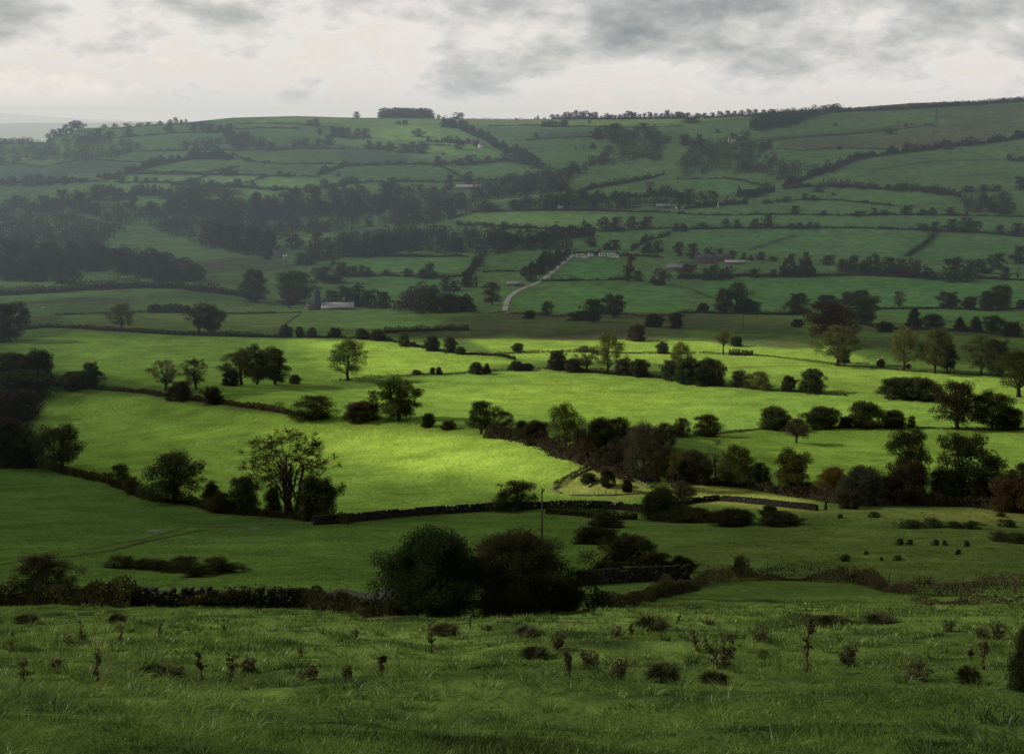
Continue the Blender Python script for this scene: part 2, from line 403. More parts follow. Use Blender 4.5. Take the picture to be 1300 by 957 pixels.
# fields of the far slope
for t, pts, col in [
    ('E', [(0, 85), (490, 78), (495, 130), (200, 140), (0, 100)], (.10, .18, .060)),
    ('E', [(540, 75), (640, 60), (825, 65), (720, 130), (540, 130)], (.085, .155, .055)),
    ('E', [(880, 82), (1060, 82), (1070, 160), (790, 165)], (.075, .165, .050)),
    ('E', [(0, 155), (180, 150), (380, 160), (480, 225), (200, 230)], (.090, .165, .055)),
    ('E', [(660, 240), (850, 175), (1300, 190), (1300, 280), (850, 290), (650, 270)], (.085, .165, .050)),
    ('E', [(20, 280), (200, 270), (380, 325), (330, 345), (0, 350)], (.10, .165, .050)),
    ('E', [(490, 205), (560, 190), (700, 185), (640, 220), (500, 225)], (.09, .17, .05)),
    ('F', [(0, 175), (400, 150), (1300, 165), (1300, 260), (760, 265), (300, 275), (140, 240)], (.075, .150, .050)),
    ('F', [(750, 275), (1300, 280), (1300, 320), (860, 325)], (.085, .155, .05)),
    ('F', [(0, -10), (520, 90), (300, 60), (0, 20)], (.085, .145, .06)),
    ('C', [(0, 565), (950, 570), (860, 670), (500, 660), (280, 650), (0, 620)], (.088, .160, .062)),
    ('C', [(965, 580), (1300, 590), (1300, 640), (1000, 700), (870, 670)], (.080, .150, .055)),
    ('C', [(0, 500), (500, 460), (800, 500), (1300, 510), (1300, 560), (700, 560), (0, 560)], (.090, .155, .065)),
    ('C', [(0, 380), (170, 375), (330, 405), (220, 440), (0, 440)], (.088, .165, .06)),
    ('C', [(600, 430), (830, 415), (1050, 460), (830, 470), (600, 455)], (.095, .17, .06)),
    ('C', [(580, 385), (800, 310), (1300, 225), (1300, 400), (900, 395)], (.085, .130, .058)),
    ('C', [(290, 285), (660, 265), (650, 320), (380, 330)], (.088, .150, .06)),
    ('C', [(300, 200), (480, 150), (900, 105), (1300, 95), (1300, 210), (1000, 255), (400, 260)], (.090, .105, .055)),
    ('C', [(330, 190), (560, 150), (960, 120), (1000, 170), (700, 190), (400, 225)], (.085, .130, .055)),
    ('C', [(500, 240), (1000, 190), (1300, 190), (1100, 250), (500, 270)], (.10, .10, .060)),
    ('C', [(0, 155), (270, 145), (200, 185), (0, 190)], (.09, .14, .062)),
    ('B', [(0, 165), (380, 160), (520, 215), (380, 235), (60, 225)], (.115, .18, .062)),
    ('B', [(340, 250), (480, 245), (600, 280), (600, 300), (350, 280)], (.12, .19, .062)),
    ('B', [(420, 330), (690, 310), (740, 340), (650, 385), (560, 380)], (.095, .165, .062)),
    ('B', [(0, 340), (380, 325), (460, 380), (150, 395), (0, 385)], (.080, .145, .060)),
    ('B', [(700, 235), (1000, 220), (1010, 300), (900, 320), (770, 310)], (.088, .150, .062)),
    ('B', [(560, 165), (750, 180), (730, 220), (690, 230)], (.10, .155, .062)),
    ('B', [(750, 190), (1000, 185), (1300, 180), (1300, 215), (750, 225)], (.075, .105, .060)),
    ('B', [(430, 525), (560, 500), (1090, 500), (980, 560), (650, 555)], (.115, .18, .070)),
    ('B', [(900, 430), (1060, 402), (1220, 432), (1010, 450)], (.11, .175, .065)),
    ('B', [(880, 380), (1080, 340), (1210, 330), (1200, 360), (960, 385)], (.095, .155, .065)),
    ('B', [(1230, 385), (1300, 375), (1300, 415)], (.10, .175, .06)),
    ('B', [(980, 580), (1240, 560), (1240, 580), (1100, 640), (960, 640)], (.10, .175, .06)),
    ('B', [(0, 265), (260, 270), (290, 310), (0, 330)], (.062, .10, .062)),
    ('B', [(0, 150), (380, 148), (1300, 150), (1300, 170), (900, 175), (480, 165)], (.12, .155, .060)),
    ('A', [(140, 225), (330, 185), (700, 172), (840, 200), (520, 230), (330, 240)], (.095, .155, .066)),
    ('A', [(880, 165), (1300, 140), (1300, 180), (900, 185)], (.125, .16, .060)),
    ('A', [(940, 195), (1200, 190), (1190, 225), (960, 232)], (.10, .165, .066)),
    ('A', [(530, 275), (690, 270), (870, 275), (700, 290), (560, 305)], (.095, .145, .070)),
    ('A', [(0, 315), (500, 310), (460, 355), (200, 385), (0, 380)], (.070, .105, .068)),
    ('A', [(330, 388), (500, 365), (760, 360), (720, 385)], (.12, .18, .072)),
    ('A', [(780, 365), (980, 368), (920, 400), (800, 405), (730, 390)], (.12, .18, .072)),
    ('A', [(1000, 375), (1200, 375), (1100, 412), (930, 405)], (.11, .19, .066)),
    ('A', [(890, 325), (1240, 325), (1190, 362), (900, 360)], (.085, .135, .066)),
    ('A', [(350, 450), (640, 445), (650, 470), (590, 500), (560, 475)], (.105, .17, .068)),
    ('A', [(930, 420), (1090, 425), (1080, 440), (920, 448)], (.10, .18, .06)),
    ('A', [(0, 430), (220, 435), (120, 455), (0, 470)], (.09, .14, .07)),
    ('A', [(940, 535), (1020, 535), (1020, 545), (930, 548)], (.10, .18, .06)),
    ('A', [(1070, 600), (1300, 570), (1300, 590), (1100, 615)], (.10, .18, .06)),
    ('A', [(380, 640), (540, 640), (480, 660), (390, 655)], (.085, .17, .055))]:
    field(t, pts, (col[0] * 1.36, col[1] * 1.46, col[2] * 1.36), 6)
# the wheel ruts, sheep paths, banks and bare strips
mm = (GY > 5) & (GY < 118)
a_ = np.clip(vnoise(GX[mm] / 2.6, GY[mm] / 1.9, 35) * 2.2 + vnoise(GX[mm] / 7, GY[mm] / 5, 36) * 1.4, 0, 1)[:, None]
tone[mm] = np.array((.115, .175, .040)) * (1 - a_) + np.array((.040, .055, .018)) * a_
stripe('G', [(330, 600), (430, 585), (560, 550), (760, 510)], .7, (.035, .032, .018), .95)
stripe('G', [(340, 580), (560, 540), (700, 500), (1080, 488)], .5, (.035, .032, .018), .8)
stripe('G', [(800, 500), (1080, 490), (1300, 487)], .6, (.03, .03, .016), .8)
stripe('G', [(0, 640), (150, 620), (330, 600)], .9, (.04, .04, .02), .8)
stripe('G', [(900, 655), (1080, 640), (1300, 618)], .5, (.05, .06, .02), .6)
stripe('G', [(580, 725), (700, 690), (900, 660)], .5, (.05, .06, .02), .5)
stripe('E', [(0, 540), (300, 518), (480, 512), (780, 494)], 1.3, (.07, .09, .03), .7)
stripe('F', [(170, 495), (400, 485), (560, 488)], 1.5, (.06, .07, .03), .8)
stripe('C', [(280, 640), (380, 605), (440, 590)], 5, (.06, .07, .05), .8)
stripe('C', [(320, 225), (640, 205), (880, 170)], 7, (.05, .055, .04), .8)
stripe('C', [(860, 665), (925, 625), (965, 580)], 5, (.03, .03, .025), .9)
stripe('C', [(730, 345), (960, 310), (1300, 300)], 6, (.05, .055, .045), .6)
stripe('F', [(-30, 185), (60, 200), (140, 235)], 2.5, (.05, .06, .04), .9)
for k in range(26):     # short darker streaks scattered over the swell
    x0 = rng.uniform(60, 760); y0 = rng.uniform(520, 640)
    stripe('P', [(x0, y0), (x0 + rng.uniform(15, 60), y0 + rng.uniform(-3, 3))], rng.uniform(.4, 1.0), (.10, .14, .03), rng.uniform(.25, .6))
for k in range(70):
    x0 = rng.uniform(850, 1300); y0 = rng.uniform(555, 610)
    stripe('P', [(x0, y0), (x0 + rng.uniform(5, 25), y0 + rng.uniform(-3, 2))], rng.uniform(.4, .9), (.07, .10, .03), rng.uniform(.3, .6))
tone = tone * (1 + .10 * vnoise(GX / 9, GY / 9, 41)[..., None])

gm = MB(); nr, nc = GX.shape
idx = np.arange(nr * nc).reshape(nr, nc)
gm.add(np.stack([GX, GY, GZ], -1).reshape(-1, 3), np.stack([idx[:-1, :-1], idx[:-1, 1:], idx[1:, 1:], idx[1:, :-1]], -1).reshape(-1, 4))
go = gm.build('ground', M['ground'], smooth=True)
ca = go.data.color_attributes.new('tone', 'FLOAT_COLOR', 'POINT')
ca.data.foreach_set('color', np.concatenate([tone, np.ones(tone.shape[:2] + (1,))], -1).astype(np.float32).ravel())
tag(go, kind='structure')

# ------------------------------------------------------------------ trees and shrubs
def env(shape, t):
    t = np.asarray(t, float)
    if shape == 'dome':  return np.where(t < .3, .72 + .28 * t / .3, np.sqrt(np.clip(1 - ((t - .3) / .7) ** 2, 0, 1)))
    if shape == 'round': return np.sqrt(np.clip(1 - (2 * t - 1) ** 2, 0, 1)) ** .8
    if shape == 'vase':  return np.where(t < .55, .42 + .58 * t / .55, np.sqrt(np.clip(1 - ((t - .55) / .45) ** 2, 0, 1)))
    if shape == 'cone':  return np.clip(1.02 - t, 0, 1) ** .8
    if shape == 'bush':  return np.where(t < .4, .85 + .15 * t / .4, np.sqrt(np.clip(1 - ((t - .4) / .6) ** 2, 0, 1)))
    if shape == 'flat':  return np.where(t < .6, .35 + .65 * t / .6, np.clip(1.2 - 1.0 * (t - .6) / .4, 0, 1))
    return np.where(t < .75, .8 + .2 * np.sin(t * 9), np.sqrt(np.clip(1 - ((t - .75) / .25) ** 2, 0, 1)))   # column

PROTO = {}
def proto(name, seed, shape='dome', base=.22, width=.46, clumps=26, cr=.13, leaves=170, ls=.020, subs=7, twigs=6, limbs=6, tr=.028, stems=1, bare=0.0, fill=0.3, lean=0.0, tw=.10, hull=.5):
    """one tree of height 1: a tapered trunk with limbs (mesh one) and a crown of leaf clumps and twigs (mesh two)"""
    global rng
    keep = rng; rng = np.random.default_rng(seed)
    tk, cw = MB(), MB()
    lob = rng.uniform(0, 6.28, 3); amp = rng.uniform(.08, .22, 3)
    def rad(t, th): return env(shape, t) * width * (1 + sum(amp[k] * np.sin((k + 1) * th + lob[k] + 2.5 * t) for k in range(3)))
    # clump centres spread through the crown
    cc = []
    tries = 0
    while len(cc) < clumps and tries < 4000:
        tries += 1
        t = rng.uniform(.02, .97); th = rng.uniform(0, 6.283); q = rng.uniform(0, 1) ** hull
        r = rad(t, th) * q * (.86 if rng.random() > .2 else rng.uniform(.98, 1.2))
        p = np.array([r * math.cos(th) + lean * t, r * math.sin(th), base + (1 - base - cr * .55) * t + cr * .1])
        if all(np.linalg.norm(p - o) > cr * .66 for o in cc): cc.append(p)
    cc = np.array(cc); ncl = len(cc)
    crs = cr * rng.uniform(.7, 1.25, ncl)
    # trunk(s)
    forks = []
    for sidx in range(stems):
        off = np.array([rng.normal() * .04, rng.normal() * .04, 0]) * (stems > 1)
        top = np.array([rng.normal() * .02 + lean * .4, rng.normal() * .02, base + (1 - base) * rng.uniform(.25, .45)]) + off * (2.5 if stems > 1 else 1)
        pts = np.linspace(off + [0, 0, -.02], top, 7); pts[1:-1, :2] += rng.normal(0, .007, (5, 2))
        rr = tr * np.linspace(1.25, .55, 7) / (1 + .25 * (stems - 1)); rr[0] *= 1.35
        tk.tube(pts, rr, 7); forks.append((pts, rr))
    # main limbs towards well separated clumps
    order = [int(np.argmax(cc[:, 2]))]
    while len(order) < min(limbs, ncl):
        dmin = np.min([np.linalg.norm((cc - cc[k]) * [1.3, 1.3, .7], axis=1) for k in order], axis=0); order.append(int(np.argmax(dmin)))
    nodes = []; nrad = []
    for k in order:
        f, fr = forks[rng.integers(len(forks))]
        a_i = rng.integers(2, 7); a = f[a_i]; b = cc[k]
        c = a * .55 + b * .45; c[2] = a[2] + (b[2] - a[2]) * .62; c[:2] = a[:2] + (b[:2] - a[:2]) * .30
        s = np.linspace(0, 1, 9)[:, None]
        pts = (1 - s) ** 2 * a + 2 * s * (1 - s) * c + s ** 2 * b
        pts[1:-1] += rng.normal(0, .010, (7, 3))
        r0 = fr[a_i] * rng.uniform(.5, .75); rr = np.linspace(r0, r0 * .16, 9)
        tk.tube(pts, rr, 5)
        for q in range(2, 9): nodes.append(pts[q]); nrad.append(rr[q])
    nodes = np.array(nodes); nrad = np.array(nrad)
    for k in range(ncl):
        b = cc[k]
        if k not in order:
            low = nodes[:, 2] < b[2] + .03
            dd = np.linalg.norm(nodes - b, axis=1) + np.where(low, 0, .5)
            j = int(np.argmin(dd)); a = nodes[j]
            m = (a + b) / 2 + np.array([0, 0, -.012]) + rng.normal(0, .012, 3)
            tk.tube([a, (a + m) / 2 + rng.normal(0, .004, 3), m, b], np.array([.55, .45, .33, .2]) * max(nrad[j], .004), 4)
        # spray of sub-branches and twigs inside the clump
        R = crs[k]
        dirs = rng.normal(size=(subs, 3)); dirs[:, 2] += .25; dirs /= np.linalg.norm(dirs, axis=1)[:, None]
        ends = b + dirs * R * rng.uniform(.6, 1.1, (subs, 1)) * [1.1, 1.1, .8]
        cw.twigs(np.repeat(b[None], subs, 0), ends, .0055)
        if twigs:
            s = rng.uniform(.25, 1.0, (subs, twigs, 1)); st = b + (ends[:, None] - b) * s
            td = rng.normal(size=(subs, twigs, 3)) + dirs[:, None] * .9; td[..., 2] += .3
            td /= np.linalg.norm(td, axis=2)[..., None]
            cw.twigs(st.reshape(-1, 3), (st + td * R * rng.uniform(.3, .8, (subs, twigs, 1))).reshape(-1, 3), .0026 + .003 * tw)
        n = int(leaves * (R / cr) ** 2 * (1 - bare))
        if n:
            d = rng.normal(size=(n, 3)); d /= np.linalg.norm(d, axis=1)[:, None]
            rr = R * rng.uniform(0, 1, (n, 1)) ** .42
            p = b + d * rr * [1.15, 1.15, .82]
            p[:, 2] = np.maximum(p[:, 2], .004)
            cw.leaves(p, ls, 1.3)
    if fill > 0:     # inner foliage that closes the middle of leafy crowns
        n = int(fill * 1100); t = rng.uniform(.04, .88, n); th = rng.uniform(0, 6.283, n)
        r = rad(t, th) * rng.uniform(0, 1, n) ** .5 * .72
        p = np.stack([r * np.cos(th) + lean * t, r * np.sin(th), base + (1 - base) * t], 1)
        cw.leaves(p, ls * 1.7, 1.2)
    rng = keep
    a = tk.mesh(name + '_trunk', True); a.materials.append(M['bark'])
    b = cw.mesh(name + '_crown'); b.materials.append(M['dark'])
    v = np.empty(len(b.vertices) * 3, np.float32); b.vertices.foreach_get('co', v); v = v.reshape(-1, 3)
    PROTO.setdefault(name, []).append((a, b, float(np.percentile(v[:, 2], 99.7)), float(np.percentile(v[:, 0], 99) - np.percentile(v[:, 0], 1))))

for s in (1, 2, 3): proto('oak', s, 'dome', .16, .50, 62, .115, 300, .0175, 6, 6, 9, .034, fill=1.1)
for s in (4, 5, 6): proto('round', s, 'round', .06, .44, 60, .115, 300, .0175, 6, 6, 8, .028, fill=1.5)
for s in (7, 8): proto('tall', s, 'round', .10, .33, 60, .095, 300, .017, 6, 6, 8, .026, fill=1.4)
for s in (9, 10, 11): proto('bare', s, 'vase', .20, .47, 74, .095, 120, .0115, 9, 12, 11, .030, bare=.1, fill=0, tw=.2)
for s in (14, 15, 16): proto('airy', s, 'dome', .22, .47, 62, .105, 230, .0140, 8, 9, 11, .030, fill=.35)
for s in (12, 13): proto('thin', s, 'dome', .14, .48, 62, .11, 210, .0145, 8, 9, 10, .026, fill=.5)
proto('spread', 23, 'dome', .34, .50, 150, .060, 40, .0060, 10, 9, 26, .032, stems=4, fill=0, tw=.2, hull=.30)
for s in (31, 32, 33, 34): proto('bush', s, 'bush', .0, .62, 78, .145, 270, .024, 10, 8, 8, .020, stems=4, fill=1.8, tw=.4)
for s in (35, 36): proto('thorn', s, 'bush', .03, .62, 62, .15, 190, .0195, 11, 13, 11, .022, stems=4, fill=.9, tw=.5)
for s in (41, 42): proto('lonethorn', s, 'flat', .30, .56, 34, .15, 260, .022, 8, 9, 7, .035, fill=.3, lean=-.06)
for s in (51, 52): proto('cone', s, 'cone', .02, .36, 70, .10, 240, .020, 5, 5, 9, .022, fill=2.0)
for s in (54,): proto('column', s, 'column', .06, .17, 40, .08, 130, .017, 5, 5, 6, .018, fill=.4)
for s in (55, 56): proto('pine', s, 'flat', .42, .48, 20, .15, 240, .022, 5, 4, 7, .034, fill=.15)
for s in (57,): proto('wisp', s, 'column', .12, .20, 26, .09, 40, .014, 8, 9, 6, .016, bare=.2, fill=0, tw=.3)
proto('arch', 58, 'flat', .36, .60, 14, .17, 60, .022, 9, 9, 5, .050, bare=.2, fill=0, lean=-.30, tw=.4)
proto('hollybush', 61, 'bush', .0, .60, 150, .115, 620, .0125, 6, 4, 9, .016, stems=5, fill=9, hull=.5)
proto('hawthornbush', 62, 'bush', .0, .66, 150, .12, 330, .0115, 13, 16, 16, .014, stems=7, fill=7.0, tw=.5, hull=.5)
proto('hawthornbush', 63, 'bush', .0, .62, 90, .13, 300, .0125, 12, 14, 12, .016, stems=6, fill=4, tw=.5, hull=.5)
# far-off versions, a single mesh each
LOW = {}
def lowproto(name, seed, **k):
    proto('_t', seed, **k); a, b, h, w = PROTO.pop('_t')[0]
    import bmesh
    me = bpy.data.meshes.new(name); bm = bmesh.new(); bm.from_mesh(a); nf = len(bm.faces); bm.from_mesh(b); bm.faces.ensure_lookup_table()
    for i, f in enumerate(bm.faces): f.material_index = 0 if i < nf else 1
    bm.to_mesh(me); bm.free(); me.materials.append(M['bark']); me.materials.append(M['dark'])
    bpy.data.meshes.remove(a); bpy.data.meshes.remove(b)
    LOW.setdefault(name, []).append((me, h, w))
for s in (71, 72, 73, 74): lowproto('far_tree', s, shape=('dome', 'bush')[s % 2], base=(.06, .0)[s % 2], width=.50, clumps=26, cr=.16, leaves=60, ls=.048, subs=4, twigs=3, limbs=4, tr=.036, fill=.12)
for s in (75, 76): lowproto('far_bare', s, shape='vase', base=.16, width=.45, clumps=18, cr=.15, leaves=16, ls=.030, subs=6, twigs=6, limbs=5, tr=.034, bare=.1, fill=0, tw=1.2)
for s in (77, 78): lowproto('far_bush', s, shape='bush', base=0, width=.62, clumps=20, cr=.22, leaves=60, ls=.07, subs=3, twigs=2, limbs=3, tr=.02, fill=.2)
for s in (79, 80): lowproto('far_cone', s, shape='cone', base=.03, width=.30, clumps=20, cr=.12, leaves=40, ls=.05, subs=2, twigs=2, limbs=3, tr=.025, fill=.12)
lowproto('far_column', 81, shape='column', base=.02, width=.19, clumps=20, cr=.10, leaves=50, ls=.045, subs=2, twigs=2, limbs=3, tr=.02, fill=.1)

NAMES = dict(airy='broadleaf_tree', oak='broadleaf_tree', round='broadleaf_tree', tall='broadleaf_tree', bare='bare_tree', thin='broadleaf_tree', spread='bare_tree', bush='shrub', thorn='thorn_bush',
             lonethorn='thorn_tree', cone='conifer', column='conifer', pine='pine_tree', wisp='bare_tree', arch='thorn_tree', hollybush='holly_bush', hawthornbush='thorn_bush')
GSINK = .15
_pi = {}
def plant(kind, t, x, y, h, w, tint, label, cat=None, group=None, rz=None):
    """h, w: height and width as they look on that enlarged part of the photograph"""
    if kind == 'bare' and tint in ('olive', 'green'): kind = 'airy'
    P = world(t, [(x, y)])[0]; k = KS if t != 'P' else 1.0
    mpp = (P @ FWD) / F; H = h * k * mpp; Wd = w * k * mpp
    i = _pi.get(kind, 0); _pi[kind] = i + 1
    a, b, ph, pw = PROTO[kind][i % len(PROTO[kind])]
    root = empty(NAMES[kind], P - np.array([0, 0, GSINK]), label, cat or ('shrub' if 'bush' in NAMES[kind] or NAMES[kind] == 'shrub' else 'tree'), group, rng.uniform(0, 6.28) if rz is None else rz)
    sc = (Wd / pw, Wd / pw, (H + GSINK) / ph)
    for nm, me in (('trunk', a), ('crown', b)):
        o = bpy.data.objects.new(nm, me); C.objects.link(o); o.parent = root; o.scale = sc
        if nm == 'crown': o.material_slots[0].link = 'OBJECT'; o.material_slots[0].material = M[tint]
    return root
ORD = ['first', 'second', 'third', 'fourth', 'fifth', 'sixth', 'seventh', 'eighth', 'ninth', 'tenth', 'eleventh', 'twelfth', 'thirteenth', 'fourteenth',
       'fifteenth', 'sixteenth', 'seventeenth', 'eighteenth', 'nineteenth', 'twentieth', 'twenty-first', 'twenty-second', 'twenty-third', 'twenty-fourth', 'twenty-fifth', 'twenty-sixth', 'twenty-seventh', 'twenty-eighth', 'twenty-ninth', 'thirtieth']
FNAME = dict(far_tree='broadleaf_tree', far_bare='bare_tree', far_bush='shrub', far_cone='conifer', far_column='conifer')
def far_row(where, t, pts, kind='far_tree', tint='dark', word='tree'):
    pts = sorted(pts, key=lambda p: p[0]); n = len(pts); ok = []
    for i, p in enumerate(pts):
        kd, tn, wd = kind, tint, word
        for e in p[3:]:
            if e in LOW: kd = e
            elif e in M: tn = e
        x, y, h = p[:3]; w = p[3] if len(p) > 3 and not isinstance(p[3], str) else h * rng.uniform(.85, 1.15)
        P = world(t, [(x, y)])[0]; mpp = (P @ FWD) / F
        q = _pi.get(kd, 0); _pi[kd] = q + 1
        me, ph, pw = LOW[kd][q % len(LOW[kd])]
        kt = KT.get(t, KS); Wd = w * kt * mpp * rng.uniform(1.0, 1.3); H = h * kt * mpp * rng.uniform(.78, 1.15)
        ww = {'orange': 'orange autumn ', 'russet': 'russet ', 'brown': 'brownish ', 'olive': 'olive green '}.get(tn, 'dark ') + wd
        lab = f'{ww}, {ORD[i]} from left {where}' if n > 1 else f'{ww} {where}'
        FARQ.append((h * kt, kd, me, P - np.array([0, 0, .3]), rng.uniform(0, 6.28), (Wd / pw, Wd / pw, H / ph), tn, lab, ('trees ' + where) if n > 1 else None))
FARQ = []
def far_flush(limit=298):
    """the largest ones become things; the smallest broadleaved specks beyond the limit become one object"""
    have = sum(1 for o in C.objects if o.type == 'EMPTY' and o.name.startswith('broadleaf_tree'))
    broad = sorted([k for k, f in enumerate(FARQ) if f[1] == 'far_tree'], key=lambda k: -FARQ[k][0])
    rest = set(broad[max(0, limit - have):]); mb = MB(); O = None; cache = {}
    for k, (hp, kd, me, P, rz, sc, tn, lab, grp) in enumerate(FARQ):
        if k in rest:
            if me.name not in cache:
                v = np.empty(len(me.vertices) * 3, np.float32); me.vertices.foreach_get('co', v)
                pl = [tuple(p.vertices) for p in me.polygons]
                cache[me.name] = (v.reshape(-1, 3), [p for p in pl if len(p) == 4], [p for p in pl if len(p) == 3])
            v, q4, q3 = cache[me.name]; v = v * np.array(sc); c_, s_ = math.cos(rz), math.sin(rz)
            if O is None: O = P.copy()
            mb.add(np.stack([v[:, 0] * c_ - v[:, 1] * s_, v[:, 0] * s_ + v[:, 1] * c_, v[:, 2]], 1) + P - O, q4, q3); continue
        o = bpy.data.objects.new(FNAME[kd], me); C.objects.link(o)
        o.location = P; o.rotation_euler = (0, 0, rz); o.scale = sc
        o.material_slots[1].link = 'OBJECT'; o.material_slots[1].material = M[tn]
        tag(o, lab, 'shrub' if kd == 'far_bush' else 'tree', grp)
    if O is not None: tag(mb.build('distant_trees', M['dark'], loc=O), 'small dark trees dotted over the far slope and skyline', 'trees', kind='stuff')

def woodland(name, label, t, poly, hm, n, tint='farwood', shape='dome', cat='wood'):
    """a far-off wood that reads as one mass"""
    pp = np.array(T(t, poly)); lo, hi = pp.min(0), pp.max(0)
    pts = []
    while len(pts) < n:
        q = rng.uniform(lo, hi, (400, 2)); q = q[inside(q[:, 0], q[:, 1], pp)]; pts += list(q)
    pts = np.array(pts[:n]); P = at(pts[:, 0], pts[:, 1]); O = P[np.argsort(P[:, 1])[n // 2]].copy()
    mb = MB()
    for p in P:
        H = hm * rng.uniform(.5, 1.35); R = H * rng.uniform(.42, .72); d = p[1]
        m = int(np.clip(230 * (1300 / d) ** .7, 110, 340))
        tt = rng.uniform(0, 1, m); th = rng.uniform(0, 6.283, m)
        r = env('bush' if shape == 'dome' else shape, tt) * R * (1 + .25 * np.sin(3 * th + p[0])) * rng.uniform(.35, 1, m) ** .4 * (.62 if shape == 'cone' else 1)
        mb.leaves(np.stack([p[0] + r * np.cos(th), p[1] + r * np.sin(th), p[2] + .02 * H + .98 * H * tt], 1) - O, H * .095, 1.3)
        mb.tube(np.array([p + [0, 0, -.4], p + [0, 0, H * .45], p + [0, 0, H * .8]]) - O, [H * .03, H * .02, H * .008], 4)
    o = mb.build(name, M[tint], loc=O); tag(o, label, cat, kind='stuff'); return o

def path_pts(t, pts, step):
    w = world(t, pts)[:, :2]; seg = np.hypot(*np.diff(w, axis=0).T); s = np.concatenate([[0], np.cumsum(seg)])
    n = max(2, int(s[-1] / step) + 1); q = np.linspace(0, s[-1], n)
    X = np.interp(q, s, w[:, 0]); Y = np.interp(q, s, w[:, 1])
    return X, Y, q
def hedge(name, label, t, pts, h, w, tint='hedge', ls=.55, per=9, gaps=.35, seed=0, cat='hedge'):
    step = 1.0
    X, Y, q = path_pts(t, pts, step); n = len(X)
    X = X + .4 * w * vnoise(q / 9, q * 0 + seed, 8); Y = Y + .4 * w * vnoise(q / 9, q * 0 + seed, 9)
    hh = h * (1 + gaps * 2 * (vnoise(q / 11, q * 0 + seed + 3.3, 6)) + gaps * 1.1 * vnoise(q / 4.1, q * 0 + seed + 7.7, 7) + gaps * 1.1 * vnoise(q / 1.6, q * 0 + seed + 2.7, 17)); hh = np.clip(hh, .18 * h, 2.2 * h)
    Z = ground(X, Y); O = np.array([X[n // 2], Y[n // 2], Z[n // 2]])
    tx = np.gradient(X); ty = np.gradient(Y); L = np.hypot(tx, ty) + 1e-9; nx, ny = -ty / L, tx / L
    mb = MB()
    m = int(n * step * per * 1.5); k = rng.uniform(0, n - 1.001, m); i = k.astype(int); f = k - i
    lerp = lambda A: A[i] * (1 - f) + A[i + 1] * f
    v = rng.uniform(0, 1, m) ** .8 * rng.uniform(.8, 1.12, m); side = rng.uniform(-1, 1, m) * np.sqrt(np.clip(1.05 - v ** 2, .03, 1)) * w / 2
    px = lerp(X) + lerp(nx) * side; py = lerp(Y) + lerp(ny) * side
    mb.leaves(np.stack([px, py, ground(px, py) + v * lerp(hh)], 1) - O, ls, 1.3)
    if h < 1.3: return tag(mb.build(name, M[tint], loc=O), label, cat)
    # woody middle: a tapered ridge of overlapping panels
    c = np.stack([X, Y, Z - .25], 1) - O; wv = np.stack([nx, ny, nx * 0], 1) * w * .24; top = c + np.stack([nx * 0, nx * 0, hh * .5 + .25], 1)
    V = np.stack([c - wv, top, c + wv], 1).reshape(-1, 3)
    a = np.arange(n - 1) * 3
    mb.add(V, np.concatenate([np.stack([a, a + 3, a + 4, a + 1], 1), np.stack([a + 1, a + 4, a + 5, a + 2], 1)]))
    o = mb.build(name, M[tint], loc=O); return tag(o, label, cat)
def stone_wall(label, t, pts, h, w=.55, mt='stone', name='dry_stone_wall', ruin=.10, gapf=0.0, sl=.36):
    X, Y, q = path_pts(t, pts, .25); Z = ground(X, Y); O = np.array([X[len(X) // 2], Y[len(X) // 2], Z[len(X) // 2]])
    mb = MB(); nc = max(2, int(h / .22)); ch = h / nc
    tot = q[-1]
    for c in range(nc + 1):
        s = rng.uniform(0, .3)
        while s < tot:
            L = sl * rng.uniform(.6, 1.6)
            g = float(vnoise(np.array([s / 7.]), np.array([3.1 + h]), 12)[0]) + .5
            if (c <= 1 or rng.random() > ruin * (c / nc) * 2) and (c < nc or g > .3) and g > gapf:
                i = min(len(X) - 2, int(s / .25)); ang = math.atan2(Y[i + 1] - Y[i], X[i + 1] - X[i])
                ww = w * (1 - .28 * c / nc)
                mb.box((X[i] - O[0], Y[i] - O[1], Z[i] - O[2] + (c + .45) * ch + rng.uniform(-.02, .02) - .06), (L * 1.02, ww * rng.uniform(.85, 1.1), ch * (1.08 if c < nc else rng.uniform(.9, 1.6))), ang + rng.uniform(-.06, .06) * (4 if mt == 'rubble' else 1), .12 if mt == 'rubble' else .045)
            s += L
    o = mb.build(name, M[mt], loc=O); return tag(o, label, 'stone wall')

exec_after = None
# ================================================================== near and middle trees (noted part by part of the photograph)
# --- front slope
plant('hollybush', 'K', 365, 352, 312, 370, 'holly', 'big rounded glossy holly bush below the front stone wall, left of the bare hawthorn')
plant('hawthornbush', 'K', 655, 352, 302, 540, 'gorse', 'largest dark twiggy hawthorn bush in front, right beside the glossy holly')
plant('hawthornbush', 'K', 860, 338, 120, 150, 'twig', 'low dark thorn scrub at the right foot of the big hawthorn bush')
plant('thorn', 'J', 160, 252, 125, 185, 'twig', 'bare fan-shaped thorn bush behind the front wall at far left')
plant('thorn', 'L', 238, 205, 75, 75, 'twig', 'small bare thorn bush standing on the bramble hedge at right front')
plant('bush', 'L', 1310, 640, 250, 150, 'dark', 'dark bush cut by the right edge in the front meadow')
